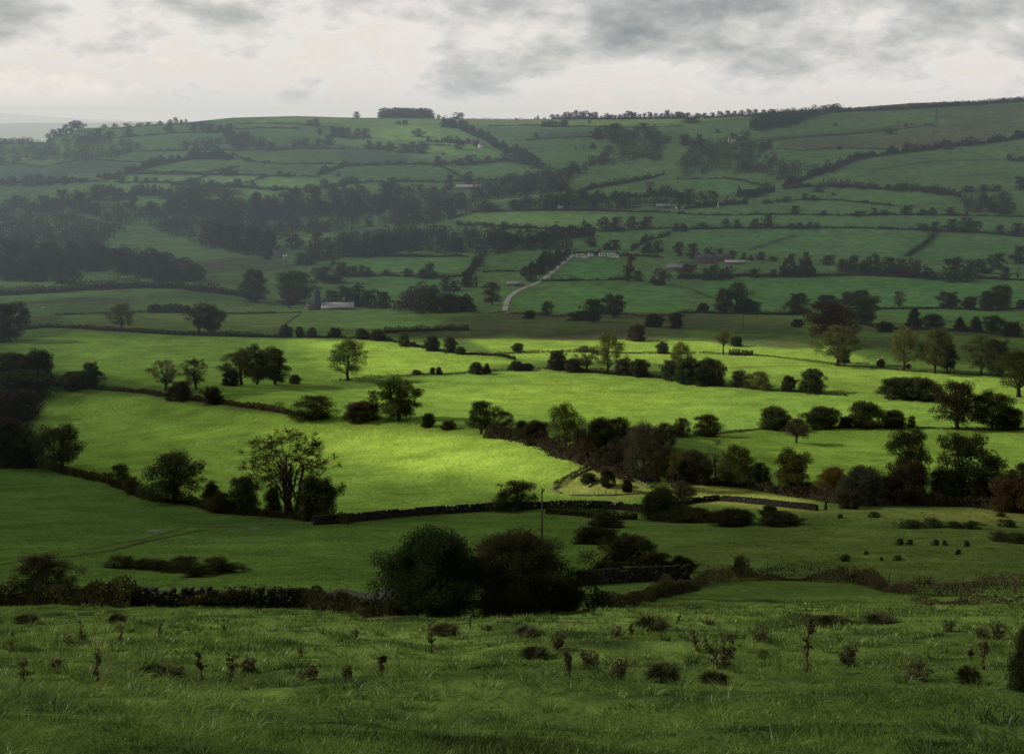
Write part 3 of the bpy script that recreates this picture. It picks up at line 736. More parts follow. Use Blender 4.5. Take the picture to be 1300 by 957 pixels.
# --- hedge of the sunlit swell, left to right
plant('oak', 'G', 232, 287, 175, 175, 'dark', 'dark round-headed oak with a short trunk at the left end of the sunlit field')
plant('bush', 'G', 60, 272, 150, 150, 'dark', 'large dark bush at the left edge beside the round-headed oak')
plant('round', 'G', 10, 268, 190, 170, 'twig', 'dark broad tree cut by the left edge beside the round-headed oak')
plant('bush', 'G', 128, 275, 84, 70, 'dark', 'dark bush squeezed between the round-headed oak and the left edge trees')
plant('thorn', 'G', 452, 346, 86, 78, 'hedge', 'round hedge bush, leftmost of those along the shaded foot of the sunlit field')
plant('thorn', 'G', 502, 374, 66, 88, 'hedge', 'low spreading hedge bush just left of the big dark dome-shaped tree')
plant('oak', 'G', 655, 410, 192, 222, 'dark', 'big dark dome-shaped tree on the near hedge, left of the tall bare tree')
plant('cone', 'G', 796, 408, 84, 78, 'dark', 'small pointed dark evergreen between the dome-shaped tree and the tall bare tree')
plant('thorn', 'G', 830, 446, 80, 80, 'hedge', 'low scrub bush in the hedge below the small pointed evergreen')
plant('bush', 'G', 918, 446, 138, 118, 'dark', 'dark upright bush just left of the tall bare tree')
plant('spread', 'G', 1082, 462, 325, 325, 'hedge', 'tallest bare tree, fan-shaped crown over several trunks, in front of the sunlit field', rz=.6)
plant('bush', 'G', 1188, 474, 170, 178, 'dark', 'dense dark bush at the right foot of the tall bare tree')
plant('bush', 'G', 1028, 458, 110, 62, 'dark', 'narrow ivy bush against the trunks of the tall bare tree')
plant('thorn', 'H', 655, 434, 108, 176, 'gorse', 'wide ragged thorn bush behind the long wall, left of the telegraph pole')
plant('bush', 'H', 1205, 472, 118, 140, 'dark', 'dark bush at the right end of the long wall, below the stone enclosure')
plant('arch', 'H', 1290, 408, 90, 130, 'twig', 'leaning thorn tree with an arched trunk right of the stone enclosure', rz=0.2)
plant('thorn', 'I', 20, 398, 70, 90, 'twig', 'wind-bent thorn bush just right of the arched thorn tree')
plant('bush', 'H', 1005, 348, 68, 55, 'gorse', 'small dark gorse bush on the bank inside the stone enclosure')
plant('bush', 'H', 1082, 366, 46, 50, 'gorse', 'low gorse bush at the right end of the stone enclosure')
plant('bush', 'H', 936, 332, 36, 60, 'green', 'low green gorse bush at the middle of the stone enclosure')
# --- trees along the back of the sunlit swell
plant('tall', 'E', 228, 688, 160, 150, 'green', 'tall dense ivy-green tree behind the crest of the sunlit field')
plant('bare', 'E', 128, 684, 110, 80, 'twig', 'bare tree left of the dense ivy-green tree behind the crest')
plant('bush', 'E', 85, 692, 72, 105, 'brown', 'low brown bush left of the dense ivy-green tree behind the crest')
plant('bush', 'H', 336, 124, 52, 52, 'dark', 'small dark bush right of the dense ivy-green tree behind the crest')
plant('bush', 'H', 412, 132, 32, 66, 'hedge', 'flat low bush in the dip behind the crest of the sunlit field')
plant('oak', 'H', 535, 150, 125, 130, 'dark', 'dark tree behind the crest, just left of the low twiggy one')
plant('thin', 'H', 615, 155, 92, 90, 'twig', 'low twiggy tree behind the crest right of a dark tree')
plant('bush', 'H', 686, 155, 55, 48, 'dark', 'small pointed bush behind the crest fence')
plant('bush', 'H', 738, 182, 80, 95, 'twig', 'dark bush left of the slim ivy-clad ash in the gully')
plant('bare', 'H', 850, 212, 180, 120, 'olive', 'slim ivy-clad ash standing out above the gully scrub')
for i, (x, y, h, w, tn, lb) in enumerate([
    (915, 235, 110, 110, 'twig', 'dark thicket in the gully just right of the slim ivy-clad ash'),
    (985, 215, 125, 130, 'dark', 'dark rounded thicket on the upper side of the gully'),
    (1050, 195, 110, 100, 'twig', 'twiggy thicket at the top of the gully beside the small grass gap'),
    (940, 262, 80, 80, 'russet', 'russet bush at the gully edge beside the crest fence'),
    (1000, 280, 85, 85, 'brown', 'red-brown bush in the gully above the gorse enclosure'),
    (1060, 285, 120, 110, 'twig', 'dark scrub in the middle of the gully'),
    (1125, 235, 120, 110, 'twig', 'dark scrub on the far side of the gully near the field corner'),
    (1215, 200, 95, 100, 'twig', 'twiggy scrub at the field corner right of the gully'),
    (1205, 300, 110, 95, 'twig', 'dark bush behind the gully oak on its right'),
    (1275, 318, 108, 116, 'olive', 'yellowish green bush right of the dark gully oak'),
]): plant('bush' if tn != 'twig' else 'thorn', 'H', x, y, h, w, tn, lb)
plant('thin', 'H', 1145, 338, 232, 175, 'twig', 'tall dark gully oak right above the tip of the stone enclosure')
# --- gully to the right
for kd, x, y, h, w, tn, lb in [
    ('thorn', 10, 160, 72, 70, 'twig', 'dark hedge thorn at the left of the lane hedge below the central field'),
    ('thorn', 112, 156, 80, 110, 'gorse', 'ragged dark thorn at the right end of the hedge below the central field'),
    ('bush', 60, 330, 115, 140, 'brown', 'wide brown bush at the left of the right-hand gully'),
    ('wisp', 142, 328, 160, 66, 'grey', 'thin wispy pale tree between the wide brown bush and a pointed dark tree'),
    ('round', 225, 342, 146, 145, 'olive', 'pointed dark olive tree in the right-hand gully'),
    ('thorn', 312, 345, 90, 90, 'twig', 'bare low bush between two brown-green trees in the right-hand gully'),
    ('tall', 420, 378, 178, 138, 'olive', 'brown-green upright tree in the right-hand gully above the wall gate'),
    ('bush', 482, 388, 58, 100, 'twig', 'low scrub at the foot of the brown-green upright tree'),
    ('bush', 578, 396, 120, 135, 'yellow', 'yellow-green autumn bush beside the silvery willow'),
    ('bush', 690, 416, 145, 150, 'grey', 'silvery grey-green willow bush right of the yellow autumn bush'),
    ('bush', 648, 430, 70, 80, 'bracken', 'pale brown scrub at the foot of the silvery willow'),
    ('oak', 868, 300, 172, 150, 'dark', 'dark tree rising behind the brown scrub right of the willow'),
    ('bush', 870, 412, 165, 190, 'brown', 'broad brown bush right of the silvery willow'),
    ('bush', 775, 412, 105, 90, 'russet', 'low russet bush between the willow and the broad brown bush'),
    ('round', 1060, 415, 275, 190, 'dark', 'tallest ivy-covered tree of the right-hand gully'),
    ('thorn', 985, 412, 140, 90, 'twig', 'thorn bush at the left foot of the tallest ivy-covered tree'),
    ('thin', 1190, 418, 180, 150, 'twig', 'bare twiggy tree right of the tallest ivy-covered tree'),
    ('bush', 1128, 420, 100, 90, 'twig', 'dark bush at the right foot of the tallest ivy-covered tree'),
    ('bush', 1265, 442, 135, 150, 'russet', 'red-brown bush near the right edge of the gully'),
    ('tall', 1310, 440, 200, 130, 'brown', 'brown tree cut by the right edge above the gully'),
    # hedge between the two right-hand fields
    ('bush', 362, 132, 84, 150, 'dark', 'wide dark hedge bush behind the lone thorn tree'),
    ('lonethorn', 447, 184, 92, 128, 'twig', 'lone flat-topped thorn tree casting a shadow on the right-hand field'),
    ('bush', 546, 127, 80, 118, 'dark', 'domed dark hedge bush right of the lone thorn tree'),
    ('bush', 632, 126, 42, 50, 'hedge', 'small bush between the domed bush and the long bush on the field edge'),
    ('bush', 705, 126, 96, 130, 'dark', 'largest dark bush on the edge above the right-hand field'),
    ('bush', 812, 128, 68, 105, 'dark', 'dark bush right of the largest one on the field edge'),
    ('thorn', 876, 126, 44, 40, 'hedge', 'small thorn at the right end of the field edge bushes'),
    ('oak', 1048, 132, 180, 190, 'brown', 'brown-leaved oak with a clear trunk above the right-hand field'),
    ('round', 1180, 134, 145, 130, 'dark', 'dark tree right of the brown-leaved oak'),
    ('bush', 1250, 134, 85, 80, 'dark', 'dark bush at the right foot of the pair above the right-hand field'),
]: plant(kd, 'I', x, y, h, w, tn, lb)
# --- middle fields, right
for kd, x, y, h, w, tn, lb in [
    ('bush', 840, 608, 78, 130, 'dark', 'left half of the long dark thicket below the row of olive trees'),
    ('bush', 915, 614, 84, 130, 'dark', 'right half of the long dark thicket below the row of olive trees'),
    ('thorn', 232, 562, 62, 64, 'twig', 'pale twiggy bush, leftmost of the field hedge bushes left of the thicket'),
    ('thorn', 305, 572, 64, 100, 'olive', 'twiggy olive bush second in the field hedge left of the thicket'),
    ('bush', 416, 580, 58, 66, 'hedge', 'rounded bush in the field hedge just left of the large pointed bush'),
    ('bush', 505, 586, 90, 92, 'dark', 'large pointed dark bush at the end of the field hedge'),
    ('bush', 45, 552, 95, 90, 'dark', 'dark hedge bush left of the widest hedge bush in the central field'),
    ('bush', 118, 556, 98, 115, 'dark', 'widest dark hedge bush right of centre in the middle field'),
    ('bare', 15, 545, 150, 95, 'olive', 'bare olive ash growing out of the central hedge'),
    ('pine', 172, 442, 92, 66, 'olive', 'small wind-shaped pine at the back edge of the sunlit fields'),
    ('bush', 222, 412, 36, 58, 'dark', 'dark bush touching the small wind-shaped pine on its right'),
    ('bare', 600, 486, 152, 140, 'olive', 'olive half-bare tree, first of the row at the back of the sunlit fields'),
    ('bush', 622, 474, 46, 40, 'dark', 'bush behind the first olive tree of the row'),
    ('bare', 850, 502, 162, 116, 'olive', 'narrow pale olive tree, second of the row at the back of the sunlit fields'),
    ('oak', 965, 514, 170, 130, 'olive', 'fullest olive tree, third of the row at the back of the sunlit fields'),
    ('oak', 1012, 510, 100, 72, 'dark', 'smaller dark tree tucked under the fullest olive tree of the row'),
    ('bare', 1140, 522, 152, 125, 'olive', 'half-bare tree with a dark neighbour near the right end of the row'),
    ('round', 1205, 520, 135, 105, 'dark', 'dark shaded tree behind the right end of the olive row'),
    ('bare', 1280, 602, 180, 170, 'olive', 'leaning olive tree cut by the right edge'),
    ('bush', 762, 488, 28, 30, 'hedge', 'small bush on the back fence between the first two olive trees'),
    ('bush', 865, 496, 18, 22, 'hedge', 'tiny bush at the foot of the second olive tree'),
    ('oak', 575, 402, 155, 220, 'russet', 'large spreading russet oak in the rough valley meadow'),
    ('round', 702, 328, 104, 112, 'green', 'rounded green tree right behind the russet oak'),
    ('round', 690, 270, 70, 55, 'dark', 'dark tree above the rounded green tree'),
    ('round', 446, 294, 82, 82, 'dark', 'dome-shaped dark tree alone at the edge of the long dark meadow'),
    ('oak', 560, 284, 64, 110, 'dark', 'left dark tree of the clump above the russet oak'),
    ('oak', 645, 270, 62, 80, 'brown', 'brown tree in the clump above the russet oak'),
    ('bare', 830, 272, 66, 56, 'paletwig', 'pale bare tree alone on the long dark meadow'),
    ('cone', 886, 342, 74, 66, 'dark', 'pointed dark tree, leftmost of those along the lower right meadow'),
    ('round', 960, 348, 54, 88, 'dark', 'wide low dark tree next to the pointed one along the lower right meadow'),
    ('cone', 1058, 356, 54, 46, 'dark', 'small pointed dark tree third along the lower right meadow'),
    ('cone', 1118, 358, 58, 62, 'dark', 'pointed dark tree left of a rounder one along the lower right meadow'),
    ('round', 1184, 362, 64, 74, 'dark', 'round dark tree near the right end of the lower right meadow'),
    ('bush', 1252, 374, 54, 86, 'brown', 'brown bush at the right end of the lower right meadow'),
    ('round', 1020, 270, 62, 92, 'dark', 'dark dome-shaped tree left of a low bush on the upper edge of the right meadow'),
    ('bush', 1096, 272, 46, 46, 'dark', 'low dark bush between two big trees on the right meadow edge'),
    ('round', 1162, 278, 72, 72, 'dark', 'left of two joined dark trees on the right meadow edge'),
    ('round', 1212, 276, 94, 80, 'dark', 'taller right one of two joined dark trees on the right meadow edge'),
    ('bush', 1292, 268, 30, 40, 'dark', 'low dark bush at the right edge of the long dark meadow'),
    ('bush', 776, 358, 38, 60, 'dark', 'low dark shrub in the rough meadow right of the russet oak'),
    ('bush', 450, 340, 30, 50, 'brown', 'brown shrub left of the russet oak in the rough meadow'),
    ('pine', 222, 285, 118, 90, 'dark', 'flat-topped dark pine in the clump left of the dome-shaped tree'),
    ('round', 178, 288, 92, 80, 'dark', 'rounded dark tree left of the flat-topped pine'),
    ('bush', 255, 288, 55, 90, 'dark', 'dark bush right of the flat-topped pine'),
    ('bush', 95, 288, 38, 40, 'dark', 'small bush left of the flat-topped pine clump'),
]: plant(kd, 'F', x, y, h, w, tn, lb)
# --- middle fields, centre
for kd, x, y, h, w, tn, lb in [
    ('bare', 32, 542, 158, 138, 'green', 'round airy tree alone on the sunlit field left of centre'),
    ('bush', 245, 412, 52, 48, 'green', 'rounded sunlit bush on the field edge left of a wider one'),
    ('bush', 350, 430, 58, 66, 'dark', 'wider bush in the middle of the field edge running down to the right'),
    ('bush', 418, 436, 58, 42, 'dark', 'upright bush just right of the wider field edge bush'),
    ('bush', 456, 442, 28, 38, 'dark', 'low bush at the right foot of the upright field edge bush'),
    ('bush', 86, 386, 40, 50, 'dark', 'dark hedge bush on the upper left of the central field edge'),
    ('bush', 146, 391, 42, 62, 'hedge', 'twiggy hedge bush between the upper hedge bush and the sunlit rounded bush'),
    ('bush', 672, 434, 34, 38, 'hedge', 'small dark bush on the thin hedge above the central field'),
    ('bush', 515, 516, 44, 50, 'dark', 'larger of two small bushes on the thin hedge in the central field'),
    ('cone', 556, 514, 38, 30, 'dark', 'narrow one of two small bushes on the thin hedge in the central field'),
    ('bush', 352, 518, 27, 22, 'hedge', 'left one of two tiny bushes on the thin hedge left of centre'),
    ('bush', 376, 518, 29, 26, 'hedge', 'right one of two tiny bushes on the thin hedge left of centre'),
    ('bush', 290, 518, 18, 30, 'hedge', 'lowest tiny bush at the left of the thin hedge'),
    ('bush', 665, 503, 36, 46, 'hedge', 'twiggy bush at the left end of the central hedge'),
    ('bush', 708, 502, 26, 42, 'hedge', 'low bush left of the dark bush at the central hedge'),
    ('bush', 820, 500, 74, 82, 'dark', 'dark rounded bush at the left of the central hedge trees'),
    ('bare', 932, 508, 100, 86, 'twig', 'smaller bare tree left of the tallest ash in the central hedge'),
    ('bare', 1010, 512, 158, 116, 'olive', 'tallest ash tree of the central hedge'),
    ('bush', 880, 508, 50, 60, 'twig', 'dark scrub between the rounded bush and the smaller bare tree of the central hedge'),
    ('bush', 1075, 520, 62, 66, 'hedge', 'leafy bush right of the tallest ash in the central hedge'),
    ('bush', 1128, 526, 66, 66, 'dark', 'dark bush at the gap right of the tallest ash in the central hedge'),
    ('bush', 1245, 540, 78, 78, 'dark', 'dark bush right of the gap in the central hedge'),
    ('bush', 1216, 438, 42, 40, 'dark', 'dark bush on the thin hedge above the gap of the central hedge'),
    ('round', 955, 322, 88, 78, 'dark', 'left one of two dark trees below the caravan field'),
    ('round', 1032, 304, 88, 84, 'dark', 'right one of two dark trees below the caravan field'),
    ('bush', 905, 315, 34, 70, 'brown', 'brown scrub at the left foot of the two dark trees below the caravan field'),
    ('thin', 782, 304, 62, 54, 'twig', 'twiggy small tree right of the lower end of the lane'),
    ('bush', 716, 308, 30, 46, 'dark', 'dark shrub just right of the lower end of the lane'),
    ('bush', 1118, 392, 64, 86, 'brown', 'round brown bush standing in the rough valley meadow'),
    ('bush', 1180, 340, 50, 60, 'twig', 'dark shrub in the rough meadow above the round brown bush'),
    ('bush', 1265, 345, 60, 40, 'twig', 'upright dark shrub in the rough meadow left of the flat-topped pine'),
    ('thin', 575, 258, 88, 70, 'brown', 'brown twiggy tree at the left of the lower lane'),
]: plant(kd, 'E', x, y, h, w, tn, lb)
# --- middle fields, left
for kd, x, y, h, w, tn, lb in [
    ('bare', 622, 580, 118, 130, 'paletwig', 'pale bare tree, left of two bare trees in the shaded green field at left'),
    ('bare', 735, 572, 115, 108, 'twig', 'bare tree, right of two bare trees in the shaded green field at left'),
    ('bush', 680, 612, 68, 92, 'brown', 'rounded brown bush under the pale bare tree'),
    ('bush', 801, 628, 64, 82, 'hedge', 'rounded bush alone on the scrub line right of the brown bush'),
    ('bare', 905, 558, 136, 120, 'olive', 'half-bare tree at the left of the tall field clump'),
    ('tall', 965, 556, 152, 96, 'green', 'tallest leafy tree in the middle of the field clump'),
    ('tall', 1032, 556, 145, 108, 'green', 'broad leafy tree at the right of the field clump'),
    ('bush', 868, 560, 56, 66, 'hedge', 'low scrub at the left foot of the field clump'),
    ('bush', 1106, 553, 34, 42, 'hedge', 'small bush right of the field clump'),
    ('thorn', 1180, 684, 88, 150, 'dark', 'spiky dark holly bush on the scrub line behind the sunlit swell'),
    ('round', 350, 562, 92, 74, 'dark', 'round dark tree at the right end of the left bush bank'),
    ('bush', 290, 562, 54, 150, 'dark', 'wide low bush left of the round dark tree in the left bush bank'),
    ('bush', 145, 552, 124, 170, 'dark', 'large round dark tree mass in the left bush bank'),
    ('bush', 30, 542, 105, 130, 'dark', 'dark bush at the left edge, uppermost of the left bush bank'),
    ('bush', 70, 606, 100, 200, 'dark', 'wide dark bush at the left edge, middle of the left bush bank'),
    ('bush', 60, 694, 118, 200, 'twig', 'lowest large dark bush of the left bush bank'),
    ('round', 35, 392, 145, 120, 'twig', 'dark tree at the left edge above the grey brown patch'),
    ('bush', 5, 398, 60, 60, 'dark', 'low dark bush at the left edge below the tree'),
    ('thin', 455, 348, 98, 104, 'olive', 'solitary airy olive tree on the dark field line at left'),
    ('bare', 745, 364, 114, 96, 'twig', 'bare left one of two trees on the dark field line'),
    ('round', 796, 364, 104, 86, 'olive', 'leafy right one of two trees on the dark field line'),
    ('round', 956, 246, 122, 108, 'brown', 'big brown round tree left of the farm'),
    ('round', 1110, 250, 120, 150, 'green', 'widest round tree directly left of the farm silo'),
    ('thin', 1085, 268, 70, 70, 'brown', 'brown twiggy tree in front of the widest round tree by the farm'),
    ('thin', 1195, 172, 55, 60, 'twig', 'bare small tree behind the widest round tree by the farm'),
    ('bush', 1070, 378, 46, 46, 'dark', 'dark bush at the right end of the dark field line'),
    ('bush', 1126, 378, 40, 28, 'dark', 'narrow bush next along from the end of the dark field line'),
    ('bush', 1172, 380, 38, 36, 'hedge', 'twiggy bush between a narrow bush and a square bush on the hedge below the farm'),
    ('bush', 1256, 380, 38, 52, 'dark', 'square dark bush on the hedge below the farm'),
]: plant(kd, 'D', x, y, h, w, tn, lb)
# thorn trees in a row, alike
for k in range(8):
    plant('thorn', 'D', 566 + k * 19 + rng.uniform(-3, 3), 287, 33 + rng.uniform(-4, 4), 30, 'twig', 'small dark thorn bush in the straight row behind the two field line trees', group='thorn bushes in the straight row')
# low gorse on the near field and in the rough corner
for i, (x, y, h, w) in enumerate([(455, 645, 34, 90), (545, 650, 34, 80), (610, 655, 36, 70), (690, 660, 56, 90), (745, 680, 32, 70), (808, 668, 60, 80), (868, 662, 36, 70)]):
    plant('thorn', 'G', x, y + 6, h, w * 1.45, 'gorse', f'low dark gorse clump in the shaded near field, {ORD[i]} from the left', 'gorse', 'gorse clumps in the shaded near field')
for x, y, h, w, lb in [(1000, 500, 50, 110, 'gorse clump crowning the knoll right of the telegraph pole'), (960, 560, 60, 130, 'gorse clump on the left side of the knoll right of the telegraph pole'),
    (1090, 640, 110, 190, 'largest gorse bank above the short wall right of the hawthorn'), (1010, 690, 60, 160, 'gorse bank at the left end of the short wall'), (1180, 670, 75, 120, 'gorse bush at the right end of the largest gorse bank')]:
    plant('bush', 'H', x, y, h, w, 'gorse', lb, 'gorse')
for x, y, h, w, lb in [(60, 480, 45, 190, 'dark gorse sheet below the right-hand wall, its left part'), (210, 492, 55, 170, 'dark gorse sheet below the right-hand wall, its middle part'), (345, 462, 44, 80, 'gorse knob against the right-hand wall'),
    (390, 492, 40, 150, 'dark gorse sheet below the right-hand wall, its right part'), (15, 668, 55, 100, 'gorse clump beside the short wall at the right of the hawthorn')]:
    plant('bush', 'I', x, y, h, w, 'gorse', lb, 'gorse')
for i, (x, y, h, w) in enumerate([(880, 502, 24, 90), (960, 500, 28, 90), (1040, 502, 20, 70), (1100, 505, 26, 80), (835, 566, 22, 32), (872, 566, 18, 34), (970, 568, 20, 30), (1003, 568, 18, 26), (1085, 572, 20, 24), (1052, 602, 18, 26),
      (630, 628, 24, 46), (708, 602, 12, 22), (765, 624, 12, 18), (826, 624, 16, 42), (1210, 552, 30, 90), (1275, 560, 32, 90), (610, 466, 14, 24), (740, 462, 18, 50), (1215, 460, 14, 40), (1240, 498, 22, 80)]):
    plant('thorn', 'I', x, y, h * 1.15, w * .9, 'rush', 'small dark rush tuft scattered on the right-hand near field', 'rush tuft', 'rush tufts on the right-hand near field')

# ================================================================== hedges, walls and fences near by
hedge('hedge', 'dark hedge over the front wall, left part', 'J', [(-60, 318), (100, 318), (300, 322), (500, 325)], 1.7, 2.0, 'gorse', .18, 240, .5, 1)
hedge('hedge', 'low dark bramble along the front wall below the near field', 'J', [(500, 325), (640, 325), (900, 325), (1150, 335), (1310, 345), (1480, 360)], 1.0, 1.4, 'gorse', .15, 150, .8, 2)
stone_wall('dark dry stone wall across the front slope, left of the holly bush', 'J', [(520, 318), (640, 322), (900, 318), (1150, 326), (1300, 338), (1500, 350)], 1.15)
hedge('bramble_hedge', 'brown bramble hedge with wire fence across the right front', 'L', [(-120, 290), (0, 268), (120, 240), (230, 225), (400, 225), (550, 230), (700, 240), (800, 262), (880, 280), (1050, 285), (1300, 290), (1420, 290)], .9, 1.9, 'bracken', .13, 190, 1.25, 3)
hedge('bramble_hedge', 'dark bramble strip behind the brown hedge at right front', 'L', [(230, 215), (420, 210), (600, 222), (760, 250)], .9, 1.1, 'twig', .12, 90, 1.5, 4)
hedge('bramble_hedge', 'low brown weeds along the right end of the front hedge', 'L', [(860, 315), (980, 318), (1120, 312), (1320, 320)], .42, 2.6, 'bracken', .12, 90, 1.5, 15)
stone_wall('short dark stone wall right of the big hawthorn', 'K', [(900, 248), (1000, 240), (1130, 232), (1320, 222)], 1.5)
hedge('bramble_hedge', 'bramble strip running up from the hawthorn to the right', 'K', [(960, 338), (1080, 322), (1180, 290), (1320, 262)], 1.2, 1.6, 'gorse', .14, 130, .5, 5)
stone_wall('long dark stone wall below the sunlit field', 'H', [(-90, 492), (0, 484), (120, 474), (250, 460), (400, 448), (560, 438), (700, 432), (820, 428), (950, 428), (1060, 434), (1150, 446)], 1.6, .6)
stone_wall('dark stone wall right of the leaning arched thorn tree', 'I', [(-30, 428), (60, 410), (150, 400), (230, 406), (330, 416), (430, 428), (525, 438)], 1.15, .7)
hedge('scrub_line', 'dark scrub below the long wall right of the telegraph pole', 'H', [(780, 450), (900, 455), (1000, 470), (1120, 470)], 1.8, 3, 'gorse', .3, 60, .5, 6)
stone_wall('pale tumbled wall climbing the left side of the stone enclosure', 'H', [(800, 360), (840, 335), (890, 305), (940, 282), (972, 268)], .55, 1.1, 'rubble', 'dry_stone_wall', .9, .5, .32)
hedge('scrub_line', 'dark grassy bank along the left wall of the stone enclosure', 'H', [(806, 352), (845, 328), (893, 299), (938, 277), (965, 268)], .9, .8, 'rush', .22, 60, 1.0, 27)
stone_wall('pale stone edge along the foot of the stone enclosure', 'H', [(800, 360), (850, 380), (930, 382), (1040, 380), (1150, 372)], .4, .6, 'rubble', 'dry_stone_wall', .8, .5, .3)
stone_wall('low stone bank down the right side of the stone enclosure', 'H', [(972, 272), (1060, 305), (1120, 328), (1175, 350)], .5, 1.0, 'rubble', 'dry_stone_wall', .8, .5, .3)
stone_wall('short inner stone line on the bank of the stone enclosure', 'H', [(935, 350), (965, 330), (985, 322)], .4, .8, 'rubble', 'dry_stone_wall', .8, .4, .3)
hedge('hedge', 'dark hedge foot along the shaded edge of the sunlit field', 'G', [(170, 275), (240, 298), (330, 318), (430, 340), (520, 385), (600, 408), (700, 412), (820, 446), (960, 456), (1100, 468), (1200, 480), (1310, 488)], 1.7, 2.6, 'gorse', .34, 55, .5, 7)
hedge('scrub_line', 'brown scrub line behind the sunlit swell at left', 'D', [(200, 560), (290, 566), (390, 574), (500, 585), (620, 600), (740, 615), (850, 630), (980, 648), (1100, 668), (1200, 690)], 1.6, 3, 'bracken', .4, 40, .5, 8)
hedge('hedge', 'dark field line under the solitary olive tree and the two trees', 'D', [(60, 352), (180, 343), (300, 346), (430, 356), (560, 364), (700, 371), (850, 376), (1000, 379), (1080, 380)], 2.4, 3, 'gorse', .5, 30, .3, 9)
hedge('hedge', 'thin hedge behind the two field line trees', 'D', [(210, 297), (360, 290), (500, 286), (700, 288), (850, 292), (1000, 290), (1130, 286)], 1.3, 1.6, 'hedge', .5, 14, .5, 10)
hedge('hedge', 'thick dark hedge along the left wood foot', 'D', [(-40, 225), (0, 222), (150, 214), (280, 206), (400, 200), (540, 192), (660, 196), (800, 212), (900, 224), (980, 235)], 6, 7, 'twig', .8, 24, .5, 11)
hedge('hedge', 'hedge on the upper edge of the central field', 'E', [(-160, 378), (0, 381), (100, 384), (180, 391), (300, 416), (400, 434), (480, 443), (590, 448), (660, 464)], 1.5, 2, 'gorse', .4, 28, .5, 12)
hedge('hedge', 'dark hedge strip in the rough ground above the central field', 'E', [(170, 364), (260, 360), (350, 356), (430, 352), (490, 352)], 3.2, 5, 'twig', .6, 24, .4, 13)
hedge('hedge', 'long thin hedge between the two sunlit strips', 'E', [(590, 442), (720, 438), (870, 434), (1000, 437), (1150, 440), (1230, 442), (1340, 440)], 1.1, 1.5, 'gorse', .4, 20, .5, 14)
hedge('hedge', 'thin scrub line across the central field from left', 'E', [(0, 542), (120, 534), (300, 520), (480, 514), (620, 505), (700, 500), (780, 497)], .9, 1.3, 'hedge', .35, 18, .7, 15)
hedge('hedge', 'hedge under the trees of the central hedge', 'E', [(780, 497), (900, 507), (1000, 516), (1150, 527), (1300, 546), (1400, 552), (1440, 556)], 1.8, 2.4, 'gorse', .4, 36, .4, 16)
hedge('hedge', 'low hedge continuing to the large pointed bush', 'F', [(0, 548), (100, 558), (200, 565), (300, 574), (400, 582), (520, 590), (640, 600)], .9, 1.4, 'hedge', .35, 22, .7, 17)
hedge('hedge', 'thin back hedge under the olive tree row', 'F', [(80, 438), (200, 446), (340, 452), (480, 468), (600, 484), (740, 494), (860, 506), (1000, 514), (1140, 522), (1300, 530)], .9, 1.3, 'gorse', .35, 18, .6, 18)
hedge('hedge', 'small bush hedge right of the wind-shaped pine', 'F', [(195, 444), (240, 446), (280, 446)], 2.6, 3, 'dark', .5, 40, .4, 19)
hedge('hedge', 'low hedge foot along the edge above the right-hand field', 'I', [(-300, 190), (-120, 170), (0, 162), (130, 152), (300, 134), (480, 128), (640, 128), (880, 128), (1000, 132), (1300, 134), (1420, 136)], .8, 1.4, 'hedge', .3, 26, .6, 20)
hedge('hedge', 'scrub floor of the right-hand gully', 'I', [(-40, 330), (100, 335), (250, 348), (400, 378), (520, 396), (600, 410), (760, 418), (900, 418), (1080, 420), (1240, 440), (1400, 450)], 2.6, 3, 'twig', .4, 60, .5, 21)
hedge('hedge', 'scrub floor of the gully behind the crest', 'H', [(560, 160), (700, 180), (800, 215), (900, 255), (1000, 290), (1100, 320), (1200, 325)], 4, 6, 'twig', .4, 60, .4, 22)
hedge('scrub_line', 'brown rushes along the valley stream at centre', 'E', [(640, 290), (800, 300), (900, 298), (1000, 290), (1150, 300), (1300, 300)], 1.6, 3, 'bracken', .6, 10, .6, 23)
hedge('scrub_line', 'brown scrub under the dark meadow trees at right', 'F', [(0, 288), (120, 290), (300, 294), (420, 296), (500, 286)], 2.2, 3, 'bracken', .6, 14, .6, 24)
hedge('hedge', 'hedge on the far edge of the rough meadow at right', 'F', [(640, 275), (800, 274), (1000, 272), (1160, 280), (1300, 272)], 1.6, 2, 'gorse', .5, 16, .5, 25)
hedge('hedge', 'dark hedge along the lower right meadow trees', 'F', [(680, 330), (800, 350), (960, 352), (1120, 362), (1300, 380)], 1.8, 2.6, 'twig', .5, 18, .5, 26)

